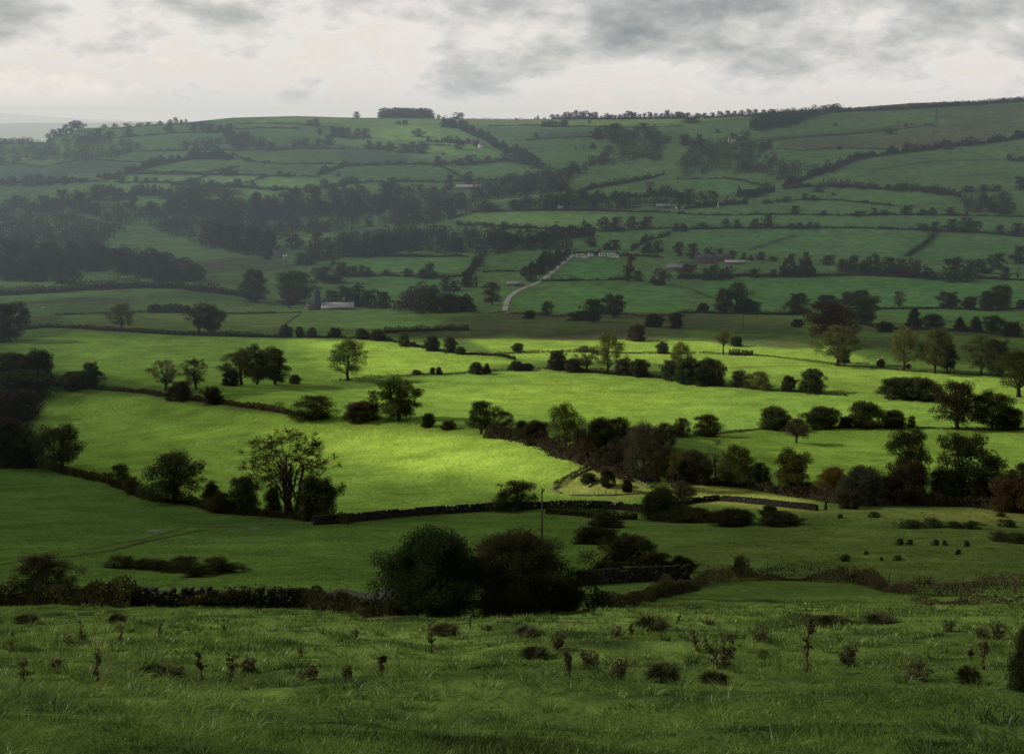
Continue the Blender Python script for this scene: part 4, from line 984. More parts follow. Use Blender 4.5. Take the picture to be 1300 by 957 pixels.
# far hedges: (what, part of photograph, points, height)
for what, t, pts, h in [
    ('below the caravan field', 'E', [(750, 168), (850, 168), (950, 166), (1080, 164)], 3),
    ('above the field left of the lane', 'E', [(0, 78), (150, 76), (350, 78), (490, 76)], 3.5),
    ('between the two fields left of the lane', 'E', [(0, 150), (120, 148), (250, 150), (380, 155), (480, 150)], 3),
    ('climbing beside the field left of the lane', 'E', [(475, 180), (500, 130), (530, 80)], 6),
    ('along the left side of the lane', 'E', [(700, 150), (750, 120), (800, 90), (860, 65)], 8),
    ('low beside the pale-roofed shed', 'E', [(540, 135), (600, 132), (700, 132), (720, 140)], 2),
    ('behind the caravans', 'E', [(880, 68), (980, 70), (1080, 74), (1150, 76), (1220, 80)], 5),
    ('above the long dark meadow', 'F', [(0, 158), (120, 160), (250, 150), (390, 150), (520, 150), (700, 148), (860, 155), (1000, 160), (1150, 160), (1300, 166)], 4),
    ('in front of the long brick farm', 'F', [(0, 160), (60, 150), (140, 152), (240, 152)], 3),
    ('beside the track through the right far field', 'F', [(860, 75), (920, 35), (960, 0)], 3),
    ('dark and thick left of the right meadow', 'F', [(390, 150), (450, 148), (520, 150)], 10),
    ('thick and dark above the right meadow', 'F', [(620, 135), (720, 145), (860, 152), (940, 158)], 8),
    ('across the far right field', 'C', [(0, 565), (200, 562), (400, 562), (560, 560), (700, 562), (960, 570), (1150, 580), (1300, 595)], 3.5),
    ('low and straight above the far right field', 'C', [(0, 508), (270, 512), (500, 512), (700, 514), (900, 512), (1100, 514), (1300, 520)], 3),
    ('thick left of the far right field', 'C', [(0, 490), (100, 482), (180, 475), (260, 468)], 8),
    ('on the brow of the rounded far field', 'C', [(320, 466), (420, 455), (520, 455), (620, 458), (740, 470), (840, 480)], 2),
    ('dark along the foot of the moor', 'C', [(400, 415), (500, 405), (680, 408), (800, 415), (900, 418), (1000, 430), (1060, 445)], 7),
    ('curving round the small bright field', 'C', [(0, 378), (170, 374), (250, 385), (335, 408)], 3),
    ('dark in the hollow under the moor', 'C', [(225, 436), (300, 432), (360, 425)], 9),
    ('thick up the moor side at far right', 'C', [(400, 405), (500, 370), (600, 335), (680, 300), (800, 285), (900, 272), (1000, 260), (1100, 248), (1200, 238), (1300, 220)], 9),
    ('as a thin line across the moor', 'C', [(300, 235), (400, 228), (560, 215), (700, 205), (860, 188), (960, 172)], 2.5),
    ('across the lower moor', 'C', [(370, 262), (470, 272), (600, 260), (660, 262), (830, 268)], 2),
    ('under the hill top on the right', 'B', [(560, 178), (700, 176), (900, 180), (1100, 184), (1300, 178)], 2.5),
    ('sloping below the hill top on the right', 'B', [(700, 232), (820, 224), (980, 218), (1060, 214)], 2.5),
    ('down the middle of the far hill', 'B', [(395, 172), (450, 185), (500, 208), (560, 236), (600, 262), (680, 285), (740, 325)], 11),
    ('left of the far central farmhouse', 'B', [(330, 236), (400, 240), (470, 244), (530, 244)], 8),
    ('below the upper bright field', 'B', [(0, 262), (100, 264), (230, 262), (330, 250), (420, 252)], 3),
    ('across the shaded field at the upper middle', 'B', [(0, 330), (100, 325), (250, 322), (370, 325), (450, 318), (560, 318), (640, 306)], 6),
    ('below the shaded field at the upper middle', 'B', [(0, 398), (130, 388), (250, 388), (400, 388), (540, 382), (640, 385)], 5),
    ('sloping inside the upper middle field', 'B', [(385, 330), (420, 350), (470, 375)], 3),
    ('along the crest below the plantation', 'B', [(0, 152), (200, 150), (380, 152), (560, 152), (800, 154)], 1.5),
    ('right of the central wood', 'B', [(900, 428), (960, 410), (1040, 398), (1150, 378), (1220, 360)], 6),
    ('curving below the central bright field', 'B', [(910, 450), (1010, 452), (1100, 445), (1200, 440), (1300, 450)], 9),
    ('above the long bright strip in the middle', 'B', [(410, 530), (500, 502), (700, 495), (900, 495), (1100, 500), (1300, 505)], 4),
    ('below the long bright strip in the middle', 'B', [(440, 548), (560, 550), (640, 560), (760, 562), (880, 568), (980, 572)], 5),
    ('beside the small field by the orange tree', 'B', [(980, 575), (1080, 570), (1180, 565), (1300, 560)], 3),
    ('sloping down to the caravans', 'B', [(1100, 645), (1150, 610), (1240, 585)], 5),
    ('thick above the caravans', 'B', [(560, 625), (700, 615), (860, 600), (960, 590)], 10),
    ('along the top of the left slope', 'A', [(0, 240), (130, 226), (330, 200), (470, 186), (560, 178), (700, 172), (800, 160)], 2.5),
    ('across the upper left slope', 'A', [(330, 236), (500, 216), (640, 206), (830, 200)], 3),
    ('across the left slope below the wood', 'A', [(420, 276), (560, 272), (690, 270), (880, 270), (1090, 266), (1300, 264)], 3.5),
    ('right of the left slope wood', 'A', [(870, 282), (920, 308), (1000, 318), (1080, 322), (1300, 320)], 3.5),
    ('thick and sloping in the middle of the left slope', 'A', [(470, 355), (550, 335), (620, 318), (730, 300), (870, 300)], 12),
    ('under the thick sloping hedge', 'A', [(560, 348), (640, 352), (730, 356), (830, 345), (900, 330)], 3),
    ('along the pale small fields at left', 'A', [(300, 390), (450, 388), (560, 390), (640, 392), (730, 384), (780, 362)], 3),
    ('between the two pale small fields', 'A', [(920, 392), (960, 380), (1000, 368)], 3),
    ('above the pale small fields', 'A', [(640, 352), (760, 362), (880, 360), (1000, 366), (1200, 370)], 3),
    ('below the pale small fields', 'A', [(640, 400), (760, 404), (900, 408), (1000, 416), (1100, 420), (1300, 402)], 5),
    ('broad and dark on the left slope', 'A', [(360, 372), (450, 360), (560, 358), (700, 360), (840, 360)], 5),
    ('thick below the left pale field', 'A', [(350, 440), (430, 434), (500, 436), (620, 440)], 10),
    ('at the left edge below the grey field', 'A', [(0, 394), (100, 392), (200, 394), (320, 388)], 6),
    ('faint across the grey left field', 'A', [(0, 312), (300, 306), (560, 316)], 2),
    ('under the smooth hilltop', 'A', [(880, 172), (1000, 168), (1150, 176), (1300, 190)], 2.5),
    ('left of the smooth hilltop', 'A', [(880, 192), (1000, 186), (1130, 190)], 2.5),
    ('dark on the right of the left slope', 'A', [(1195, 362), (1240, 345), (1300, 328)], 8)]:
    hedge('hedge', 'dark hedgerow ' + what, t, pts, h * .78, h * .8 + .6, 'farwood', max(.8, h * .2), 4 + h * .9, .85, len(what), 'hedgerow')

for lb, t, pts, h in [('dark undergrowth joining the skyline wood right of middle', 'B', [(800, 143), (900, 143), (985, 144), (1090, 148), (1180, 150), (1300, 151)], 4.5), ('dark undergrowth joining the skyline belt towards the moor', 'C', [(0, 149), (100, 146), (200, 143), (300, 142), (360, 139)], 6), ('low dark ridge hedge along the moor skyline', 'C', [(600, 126), (720, 122), (840, 114), (1000, 104), (1140, 97), (1300, 85)], 4.5)]:
    hedge('hedge', lb, t, pts, h, 6, 'farwood', .9, 10, .5, 33, 'hedgerow')

# ================================================================== far trees, row by row
FR = far_row
FR('in the skyline clump at far left', 'A', [(185, 181, 28), (202, 180, 32), (222, 180, 32), (245, 181, 36), (270, 182, 38), (292, 182, 38, 50)])
FR('along the skyline hedge left of the smooth hilltop', 'A', [(390, 173, 12, 24), (430, 171, 14, 30), (480, 169, 17, 34), (525, 166, 17, 34), (560, 164, 18, 30), (600, 161, 17, 30), (640, 160, 18), (658, 156, 22, 18), (680, 154, 15), (697, 153, 18, 14)])
FR('above the dark wood on the upper left slope', 'A', [(370, 224, 42), (410, 224, 36), (485, 219, 32), (635, 199, 32, 40)])
FR('below the smooth hilltop on the left', 'A', [(725, 192, 30, 34), (762, 200, 42, 34), (792, 203, 46, 52), (828, 200, 30), (860, 217, 44, 50), (915, 233, 40, 52)])
FR('right of the smooth hilltop', 'A', [(1160, 176, 24), (1185, 178, 28, 34), (1200, 209, 28, 18), (1250, 218, 44, 36, 'far_cone'), (1285, 220, 40, 36)])
FR('along the long hedge below the smooth hilltop', 'A', [(1075, 264, 16), (1110, 256, 28, 40), (1150, 254, 32, 40), (1190, 252, 30, 34), (1232, 248, 38, 44), (1020, 268, 30, 34)])
FR('in the small pale field on the left slope', 'A', [(455, 391, 20, 34), (510, 390, 15, 20), (548, 390, 24, 30), (582, 390, 24, 34), (632, 392, 17, 20)])
FR('at the corner of the pale fields', 'A', [(838, 361, 26), (860, 361, 32), (884, 361, 28)])
FR('right of the pale fields corner', 'A', [(1048, 366, 20), (1078, 367, 20, 30), (1108, 367, 12), (990, 365, 14, 26)])
FR('below the pale fields', 'A', [(790, 406, 28, 26), (858, 404, 20, 30), (892, 402, 30, 36), (1030, 420, 20, 34)])
FR('along the left edge below the grey field', 'A', [(45, 402, 40, 50), (110, 402, 42, 60), (175, 393, 22, 30), (245, 391, 28, 36), (320, 386, 20, 36), (400, 377, 22, 46), (10, 400, 24)])
FR('right below the pale fields by the valley wood', 'A', [(1110, 427, 24), (1160, 427, 30, 40), (1220, 414, 44, 40), (1255, 427, 34), (1290, 425, 30)])
FR('standing before the thick hedge on the left slope', 'A', [(710, 300, 22), (745, 298, 26), (790, 298, 26), (820, 298, 24), (855, 304, 28, 34), (930, 312, 20)])
FR('standing alone on the skyline left of the plantation', 'B', [(67, 145, 23, 26)])
FR('on the skyline right of the plantation', 'B', [(375, 147, 16, 18), (398, 147, 15, 16, 'far_bare'), (447, 149, 24, 40)])
FR('far apart on the bare skyline at the middle', 'B', [(667, 142, 8, 10), (736, 140, 8, 8), (747, 140, 15, 11), (773, 140, 10, 12)])
FR('along the skyline wood right of middle', 'B', [(803, 141, 18, 24), (822, 140, 22), (838, 140, 18), (855, 140, 26), (872, 140, 30), (890, 141, 32), (908, 141, 31), (926, 141, 30), (945, 141, 31), (962, 141, 30), (985, 141, 18), (1005, 143, 22), (1022, 143, 23), (1040, 143, 21), (1054, 143, 21), (1072, 145, 28, 30), (1090, 146, 32, 34), (1108, 147, 33, 34),
    (1130, 147, 20), (1148, 147, 21), (1166, 148, 25), (1190, 149, 23), (1210, 149, 24), (1232, 149, 28), (1252, 149, 24), (1272, 149, 27), (1290, 149, 27)])
FR('along the skyline belt towards the moor', 'C', [(12, 147, 24, 26), (40, 145, 22, 26), (75, 144, 21, 26), (102, 144, 24, 26), (130, 143, 22, 24), (160, 142, 22, 26), (188, 142, 24, 28), (215, 141, 26, 26), (240, 141, 27, 26), (266, 140, 26, 26), (292, 140, 24, 26), (322, 140, 24, 30), (352, 138, 24, 30)])
FR('in the group left of the upper bright field', 'B', [(8, 222, 38, 34), (36, 224, 42, 36), (72, 222, 42, 40), (102, 222, 40, 36)])
FR('along the top of the upper bright field', 'B', [(225, 171, 14, 20, 'far_bush'), (248, 171, 15, 22, 'far_bush'), (300, 217, 38, 46), (400, 182, 34, 36), (430, 184, 34, 34), (455, 267, 34, 34), (515, 252, 20, 30), (392, 285, 12, 16)])
FR('scattered below the hill top on the right', 'B', [(740, 224, 22, 20, 'far_cone'), (770, 180, 24, 30), (792, 180, 28, 30), (850, 180, 26, 38), (890, 272, 22, 12, 'far_bare'), (940, 167, 14), (962, 268, 22, 16, 'far_bare'), (942, 266, 18, 14, 'far_bare')])
FR('in the row below the upper bright field', 'B', [(115, 266, 36, 36), (150, 267, 34, 34), (190, 272, 38, 40), (240, 277, 42, 44), (276, 277, 42, 40), (312, 280, 42, 40)])
FR('along the hedge across the shaded upper middle', 'B', [(370, 328, 36, 34), (455, 324, 34, 42), (498, 322, 36, 48), (560, 312, 22, 24), (20, 330, 18), (75, 328, 16), (140, 326, 22), (180, 324, 24), (220, 324, 20)])
FR('down the dark dell of the far hill', 'B', [(625, 308, 42, 40), (660, 312, 50, 46), (690, 318, 56, 50), (715, 324, 50, 46), (742, 334, 46, 46)])
FR('around the long pale shed roof', 'B', [(415, 418, 56, 34), (490, 394, 46, 38), (436, 357, 15, 20), (45, 392, 30, 46), (20, 392, 24, 40), (205, 415, 52, 60), (80, 425, 34), (265, 425, 26), (310, 425, 26), (355, 425, 26)])
FR('dotted below the long bright strip', 'B', [(450, 548, 18, 30), (490, 552, 18, 30), (550, 556, 20, 34), (620, 564, 28, 36), (808, 566, 20, 36), (876, 572, 24, 22), (710, 575, 24), (680, 580, 18)])
FR('around the orange tree in the middle distance', 'B', [(1000, 568, 46, 50), (1045, 572, 54, 60, 'brown'), (1100, 560, 48, 50, 'brown'), (1160, 560, 56, 44, 'russet'), (1140, 562, 26), (1265, 572, 28), (1290, 572, 30)])
FR('above the wood right of the caravans', 'B', [(1030, 640, 44, 56), (1010, 640, 30), (1160, 652, 50, 60), (1200, 650, 40), (1275, 652, 40, 36), (950, 628, 36, 46)])
FR('behind the white house on the right slope', 'C', [(85, 250, 42, 34), (205, 218, 14), (215, 235, 30, 34), (250, 228, 32, 36), (318, 268, 40, 40), (342, 262, 32, 30), (30, 250, 40, 50), (150, 205, 16), (100, 285, 40)])
FR('along the thick hedge up the moor side', 'C', [(1015, 266, 32, 38), (1090, 252, 22, 36), (960, 268, 20), (700, 300, 22), (855, 278, 20), (580, 350, 24), (1285, 222, 28, 40)])
FR('along the foot of the moor', 'C', [(690, 412, 26, 40), (745, 414, 24, 40), (790, 417, 28, 36), (840, 420, 34, 76), (940, 426, 28, 46), (985, 434, 32, 60), (1092, 424, 30, 56), (1150, 420, 28, 46), (1190, 422, 30, 46), (1282, 418, 48, 52), (615, 410, 24), (530, 425, 30, 46)])
FR('alone on the right-hand slope', 'C', [(1252, 307, 26, 34), (1286, 311, 24, 40), (830, 165, 8), (610, 266, 14, 20)])
FR('on the left of the rounded far field', 'C', [(42, 467, 52, 60), (96, 448, 26, 36), (130, 447, 28, 40), (5, 470, 50, 50), (270, 440, 28, 100)])
FR('on the brow hedge of the rounded far field', 'C', [(336, 467, 20, 36), (376, 464, 16, 18), (412, 461, 22, 38), (480, 456, 24, 30), (510, 456, 24, 30), (700, 467, 14, 26), (585, 437, 12)])
FR('across the upper far right field', 'C', [(443, 507, 32, 38), (548, 512, 22, 36), (605, 516, 14), (736, 510, 30, 34, 'brown'), (775, 511, 28, 38, 'brown'), (688, 514, 18, 66), (866, 510, 40, 50), (918, 512, 28, 30), (955, 512, 30, 40), (1025, 512, 30, 44), (1085, 517, 46, 40, 'far_bare'), (1185, 500, 46, 50), (1225, 505, 54, 60), (795, 477, 14)])
FR('along the hedge across the far right field', 'C', [(292, 562, 50, 46), (340, 557, 66, 44), (225, 561, 40, 36), (185, 561, 34, 36), (96, 560, 28, 40), (432, 563, 26, 30), (460, 562, 26, 30), (496, 563, 28, 34), (916, 569, 34, 46), (968, 574, 42, 44), (1030, 573, 50, 56), (1080, 575, 54, 60), (1118, 577, 44, 50), (1210, 582, 36, 42), (1275, 588, 58, 74), (30, 572, 26), (520, 562, 24)])
FR('around the long brick farm', 'F', [(8, 74, 36, 26), (60, 84, 54, 56), (120, 74, 36), (155, 76, 36), (202, 88, 44, 38), (248, 88, 28), (276, 90, 26), (312, 88, 38, 44, 'russet'), (356, 92, 22, 40), (30, 160, 75, 50, 'russet'), (105, 165, 60, 40, 'brown'), (135, 165, 66, 44, 'brown'), (165, 162, 56, 40, 'brown'), (195, 160, 50, 36, 'brown')])
FR('behind the right meadow hedge', 'F', [(428, 104, 42, 34), (482, 106, 46, 38), (572, 106, 42, 56, 'orange'), (295, 153, 38, 50), (360, 153, 30, 40), (410, 152, 40, 50), (455, 152, 46, 50), (500, 152, 40, 44)])
FR('in the thick dark hedge above the right meadow', 'F', [(622, 132, 54, 46), (660, 135, 58, 56), (700, 142, 52, 50), (742, 140, 68, 60), (790, 142, 60, 56), (838, 148, 64, 60, 'brown'), (885, 154, 76, 80, 'brown'), (945, 162, 44, 46)])
FR('at the right edge above the right meadow', 'F', [(1040, 168, 92, 96), (1098, 152, 66, 66), (1150, 138, 62, 66), (1205, 122, 60, 66), (1282, 102, 68, 70), (1226, 163, 48, 42), (1276, 160, 42, 36, 'far_bare')])
FR('between the two fields left of the lane', 'E', [(50, 152, 50, 46), (85, 150, 40, 36), (110, 151, 34, 36), (180, 144, 22, 36), (255, 152, 30, 40), (320, 157, 46, 50, 'brown'), (342, 158, 58, 60), (15, 140, 36)])
FR('around the dark hollow left of the lane', 'E', [(405, 204, 62, 46), (440, 204, 50, 40), (480, 190, 60, 50), (515, 192, 88, 62, 'far_bare'), (520, 112, 44, 40), (350, 285, 80, 90), (330, 235, 46, 50), (410, 285, 70, 90, 'twig'), (455, 282, 60, 80), (490, 280, 46, 60)])
FR('along the upper lane', 'E', [(728, 168, 60, 50), (760, 142, 62, 56), (792, 126, 60, 50), (815, 108, 46, 44), (845, 92, 44, 40)])
FR('right of the caravan field', 'E', [(1085, 168, 60, 34, 'far_column', 'brown'), (1092, 140, 84, 30, 'far_column', 'orange'), (1120, 165, 46, 44), (1205, 182, 58, 58, 'brown'), (1180, 176, 36), (1240, 168, 40, 'far_bare')], word='narrow tree')
FR('right behind the farm barn', 'E', [(10, 225, 50, 50), (30, 262, 90, 80, 'brown'), (76, 264, 80, 70), (122, 268, 76, 66), (166, 270, 76, 70, 'brown'), (-25, 250, 44, 50)])
FR('in the row with trunks showing at the left wood edge', 'D', [(38, 168, 80, 60), (72, 162, 74, 50), (100, 168, 76, 44), (130, 170, 84, 50), (158, 170, 84, 50), (226, 176, 88, 66), (285, 184, 80, 76)], 'far_tree', 'twig')
FR('behind the farm at the left', 'D', [(1130, 108, 60, 70), (1165, 104, 66, 60), (1265, 175, 80, 80), (1225, 170, 60), (1290, 75, 40), (1200, 90, 50, 'russet'), (1240, 85, 60), (1000, 85, 36)])

FR('scattered below the left woods and fields', 'Q', [(100, 264, 26, 30), (128, 266, 22, 30), (165, 264, 18, 26), (205, 262, 14), (272, 252, 16, 26), (300, 250, 18, 30), (345, 252, 14), (490, 264, 22, 30), (535, 270, 18, 20), (580, 242, 22, 30), (602, 272, 22, 28), (640, 268, 14), (700, 278, 16), (860, 244, 16), (905, 262, 14)])
FR('in the hazy upper part of the left valley', 'Q', [(40, 322, 40, 50), (112, 332, 44, 50), (160, 322, 42, 46, 'brown'), (205, 324, 46, 56, 'brown'), (245, 342, 34, 40), (252, 304, 36, 56), (302, 304, 36, 50), (332, 324, 32, 40), (382, 342, 32, 40, 'brown'), (425, 300, 30, 30)])
FR('in the middle of the left valley', 'Q', [(450, 334, 50, 60), (502, 334, 58, 60), (545, 342, 42, 50), (600, 348, 52, 60), (652, 334, 50, 50), (690, 352, 62, 60, 'brown'), (730, 344, 62, 50), (752, 322, 56, 50), (803, 334, 62, 60), (850, 330, 50, 60), (902, 336, 50, 50), (945, 330, 44), (985, 322, 72, 70), (1035, 336, 44)])
FR('above the stone house in the left valley', 'Q', [(560, 424, 60, 60), (602, 434, 62, 60), (645, 440, 62, 70), (688, 444, 58, 60, 'brown'), (740, 428, 44, 50), (802, 428, 44, 44, 'russet'), (832, 424, 34, 40), (882, 436, 50, 60), (925, 446, 44, 60), (970, 440, 50, 50), (1005, 432, 44)])
FR('behind the row with trunks at far left', 'Q', [(20, 470, 60, 70), (70, 462, 64, 70), (130, 468, 66, 70), (190, 474, 60, 70), (250, 482, 60, 70, 'brown'), (310, 492, 58, 70), (370, 500, 56, 70), (430, 506, 52, 60), (480, 510, 46, 60)], 'far_tree', 'twig')
FR('in the fields at the upper right', 'R', [(218, 148, 26, 40), (262, 142, 30, 50), (330, 124, 20, 40), (350, 150, 24, 40), (390, 158, 20, 30), (440, 156, 18, 28), (475, 164, 28, 24), (182, 176, 16, 10, 'far_bare'), (205, 172, 16), (100, 118, 18, 40), (132, 116, 16), (455, 108, 12, 40), (820, 116, 10), (960, 136, 14, 30), (1000, 118, 10)])
far_flush()
# far woods
W = woodland
W('conifer_plantation', 'dark conifer plantation standing up on the skyline left of middle', 'B', [(160, 146), (170, 142), (330, 144), (358, 148), (160, 148)], 13, 190)
W('hanging_wood', 'dark conifer wood on the hill shoulder above the white house', 'C', [(270, 195), (290, 165), (340, 140), (480, 128), (600, 112), (610, 120), (470, 160), (440, 182), (320, 198)], 9.5, 330, shape='dome')
W('skyline_wood', 'low dark wood along the moor skyline at far right', 'C', [(600, 122), (700, 122), (840, 112), (1000, 102), (1120, 96), (1300, 82), (1300, 88), (1000, 108), (850, 118), (600, 128)], 6, 420)
W('valley_wood', 'large hazy wood in the valley bottom at far left', 'A', [(-40, 490), (120, 470), (340, 480), (600, 500), (600, 520), (450, 570), (380, 650), (-40, 690)], 9.5, 330)
W('valley_wood', 'hazy wood at the left edge below the valley wood', 'D', [(-40, 100), (380, 60), (560, 85), (740, 140), (770, 170), (620, 178), (420, 120), (180, 165), (-40, 165)], 9.5, 280)
W('valley_wood', 'dark hazy wood in the middle of the left valley', 'A', [(630, 475), (900, 460), (1050, 490), (1300, 480), (1300, 570), (1060, 595), (1000, 640), (800, 640), (560, 560)], 9.5, 330)
W('slope_wood', 'dark wood under the upper left field', 'A', [(100, 245), (330, 215), (450, 240), (540, 262), (420, 300), (120, 308)], 9.5, 150)
W('slope_wood', 'dark wood belt below the smooth hilltop', 'A', [(690, 250), (900, 225), (1010, 245), (1010, 268), (690, 268)], 9, 90)
W('slope_wood', 'hazy wood at the far left skyline', 'A', [(-40, 230), (0, 205), (90, 205), (130, 222), (60, 235)], 9, 60)
W('slope_wood', 'wood around the small white houses at far left', 'A', [(-40, 260), (110, 270), (100, 320), (-40, 335)], 9, 60)
W('valley_wood', 'wood clump below the pale small fields of the left slope', 'A', [(620, 455), (660, 420), (740, 400), (900, 430), (900, 450), (640, 470)], 9, 90)
W('slope_wood', 'dark wood climbing the far hill right of middle', 'B', [(1000, 290), (1000, 230), (1080, 200), (1190, 200), (1230, 250), (1210, 310), (1100, 320), (920, 330)], 9, 190)
W('valley_wood', 'dark wood across the middle of the far valley', 'B', [(540, 400), (640, 380), (760, 352), (900, 335), (960, 325), (880, 385), (870, 420), (700, 440), (560, 460), (490, 470), (500, 430)], 9, 200)
W('valley_wood', 'dark wood left of the long pale shed', 'B', [(0, 440), (60, 430), (200, 425), (400, 430), (490, 475), (400, 545), (230, 555), (100, 560), (0, 570)], 9, 260)
W('valley_wood', 'wood strip under the pale road in mid valley', 'B', [(480, 490), (700, 465), (900, 440), (1100, 460), (1300, 462), (1300, 480), (1000, 492), (700, 496), (480, 515)], 9, 170)
W('valley_wood', 'dark wood above the field left of the lane', 'B', [(0, 600), (200, 575), (400, 575), (560, 590), (850, 610), (870, 645), (700, 645), (540, 680), (500, 655), (0, 660)], 9, 260)
W('slope_wood', 'scattered dark wood on the right slope under the white house', 'C', [(0, 300), (60, 260), (180, 240), (300, 260), (390, 330), (540, 355), (400, 395), (350, 370), (120, 360), (0, 372)], 10, 210)
W('slope_wood', 'dark thicket at the far right under the moor', 'C', [(1060, 460), (1140, 440), (1240, 450), (1260, 500), (1180, 505), (1090, 500)], 8, 50)
W('valley_wood', 'dark scrub hollow below the fields left of the lane', 'E', [(200, 285), (230, 235), (330, 200), (480, 240), (500, 280), (420, 292), (300, 292)], 6, 100, 'twig')

# ================================================================== lane, tracks, puddles
def strip(name, t, pts, wd, m, lift=.06, step=2.0):
    X, Y, q = path_pts(t, pts, step)
    for _ in range(3):
        X[1:-1] = (X[:-2] + 2 * X[1:-1] + X[2:]) / 4; Y[1:-1] = (Y[:-2] + 2 * Y[1:-1] + Y[2:]) / 4
    tx, ty = np.gradient(X), np.gradient(Y); L = np.hypot(tx, ty) + 1e-9; nx, ny = -ty / L * wd / 2, tx / L * wd / 2
    rows = [np.stack([X + nx * k, Y + ny * k, ground(X + nx * k, Y + ny * k) + lift], 1) for k in (-1, -.33, .33, 1)]
    V = np.stack(rows, 1); n = len(X); i = np.arange(n * 4).reshape(n, 4)
    mb = MB(); mb.add(V.reshape(-1, 3), np.stack([i[:-1, :-1], i[:-1, 1:], i[1:, 1:], i[1:, :-1]], -1).reshape(-1, 4))
    o = mb.build(name, m); return tag(o, kind='structure')
M['lane'] = mat_plain('pale_lane', (.30, .28, .25), (.46, .43, .39), .4, .9)
M['water'] = mat_plain('puddle_water', (.02, .025, .03), (.03, .035, .04), 1, .06)
strip('lane', 'E', [(622, 280), (628, 250), (640, 228), (665, 208), (700, 192), (740, 178), (775, 156), (810, 128), (840, 102), (870, 78), (885, 68)], 4, M['lane'], .25)
strip('lane', 'B', [(500, 470), (600, 460), (700, 446), (800, 432)], 5, M['lane'], .3)
strip('lane', 'B', [(1080, 480), (1180, 472), (1290, 474)], 7, M['lane'], .3)
strip('lane', 'E', [(455, 278), (540, 290), (600, 286), (625, 280)], 3, M['bracken'], .2)
for x, y, a, b, lb in [(580, 515, 1.5, .35, 'larger'), (955, 507, .9, .5, 'smaller')]:
    P = world('G', [(x, y)])[0]; mb = MB(); th = np.arange(18) * 2 * math.pi / 18
    r = 1 + .2 * np.sin(3 * th + x)
    V = np.stack([a * r * np.cos(th), b * r * np.sin(th) * 1.6, 0 * th + .10], 1); V = np.concatenate([[[0, 0, .10]], V])
    mb.add(V, None, [(0, k + 1, (k + 1) % 18 + 1) for k in range(18)])
    tag(mb.build('puddle', M['water'], loc=P), kind='structure')

# ================================================================== buildings, caravans
def building(name, label, t, x, y, wpx, depth, wall, roof, wm, rm, wins=3, rz=0.0, chim=0, door=True, cat='house', rows=1):
    P = world(t, [(x, y)])[0]; mpp = (P @ FWD) / F; w = wpx * KS * mpp
    e = empty(name, P + np.array([0, 0, -.4]), label, cat, rz=rz)
    mb = MB(); w2, d2 = w / 2, depth / 2
    b = [(-w2, -d2, -1.5), (w2, -d2, -1.5), (w2, d2, -1.5), (-w2, d2, -1.5), (-w2, -d2, wall), (w2, -d2, wall), (w2, d2, wall), (-w2, d2, wall), (-w2, 0, wall + roof - .05), (w2, 0, wall + roof - .05)]
    mb.add(b, [(0, 1, 5, 4), (1, 2, 6, 5), (2, 3, 7, 6), (3, 0, 4, 7)], [(5, 6, 9), (7, 4, 8)])
    mb.build('wall', M[wm], e)
    mb = MB(); o = .35; s = roof / d2; zz = wall - o * s
    def slab(sy):
        v = []
        for dz in (0, .18):
            v += [(-w2 - o, sy * (d2 + o), zz + dz + .02), (w2 + o, sy * (d2 + o), zz + dz + .02), (w2 + o, 0, wall + roof + dz + .02), (-w2 - o, 0, wall + roof + dz + .02)]
        mb.add(v, [(0, 1, 2, 3), (4, 5, 6, 7), (0, 1, 5, 4), (1, 2, 6, 5), (2, 3, 7, 6), (3, 0, 4, 7)])
    slab(-1); slab(1)
    rf = mb.build('roof', M[rm], e)
    for k in range(chim):
        mb = MB(); cx = (-w2 + .8) if k == 0 else (w2 - .8); mb.box((cx, 0, wall + roof + .5), (.8, .9, 1.9)); mb.box((cx, 0, wall + roof + 1.5), (1.0, 1.1, .16)); mb.box((cx, 0, wall + roof + 1.75), (.3, .3, .4)); mb.build('chimney', M[wm], rf)
    for r in range(rows):
        for k in range(wins):
            wx = -w2 + w * (k + .5) / wins
            if door and r == 0 and k == wins // 2: 
                mb = MB(); mb.box((wx, -d2 - .02, .95 + .1), (1.0, .10, 2.0)); mb.build('door', M['timber'], e); continue
            zc = 1.7 + r * 2.6
            mb = MB(); 
            for sx in (-.62, .62): mb.box((wx + sx, -d2 - .03, zc), (.10, .10, 1.3))
            for sz in (-.62, .62): mb.box((wx, -d2 - .034, zc + sz), (1.3, .10, .10))
            fr = mb.build('window', M['white'], e)
            mb = MB(); mb.box((wx, -d2 - .02, zc), (1.14, .05, 1.14)); mb.build('pane', M['glass'], fr)
    return e
building('barn', 'long low farm barn with a pale roof below the farm trees', 'D', 1268, 275, 118, 11, 2.8, 2.6, 'gritstone', 'paleroof', 5, 0.04, cat='barn')
building('farmhouse', 'small stone farmhouse at the left of the silo', 'D', 1166, 276, 34, 6, 3.2, 2.0, 'gritstone', 'slate', 3, .35, 1, cat='house')
building('shed', 'small pale-roofed shed right behind the barn', 'E', 62, 252, 26, 6, 2.4, 1.8, 'gritstone', 'paleroof', 2, .3, cat='shed')
building('shed', 'low dark shed between the silo and the barn roof', 'D', 1200, 262, 60, 9, 4.2, 1.8, 'gritstone', 'slate', 3, .04, cat='shed')
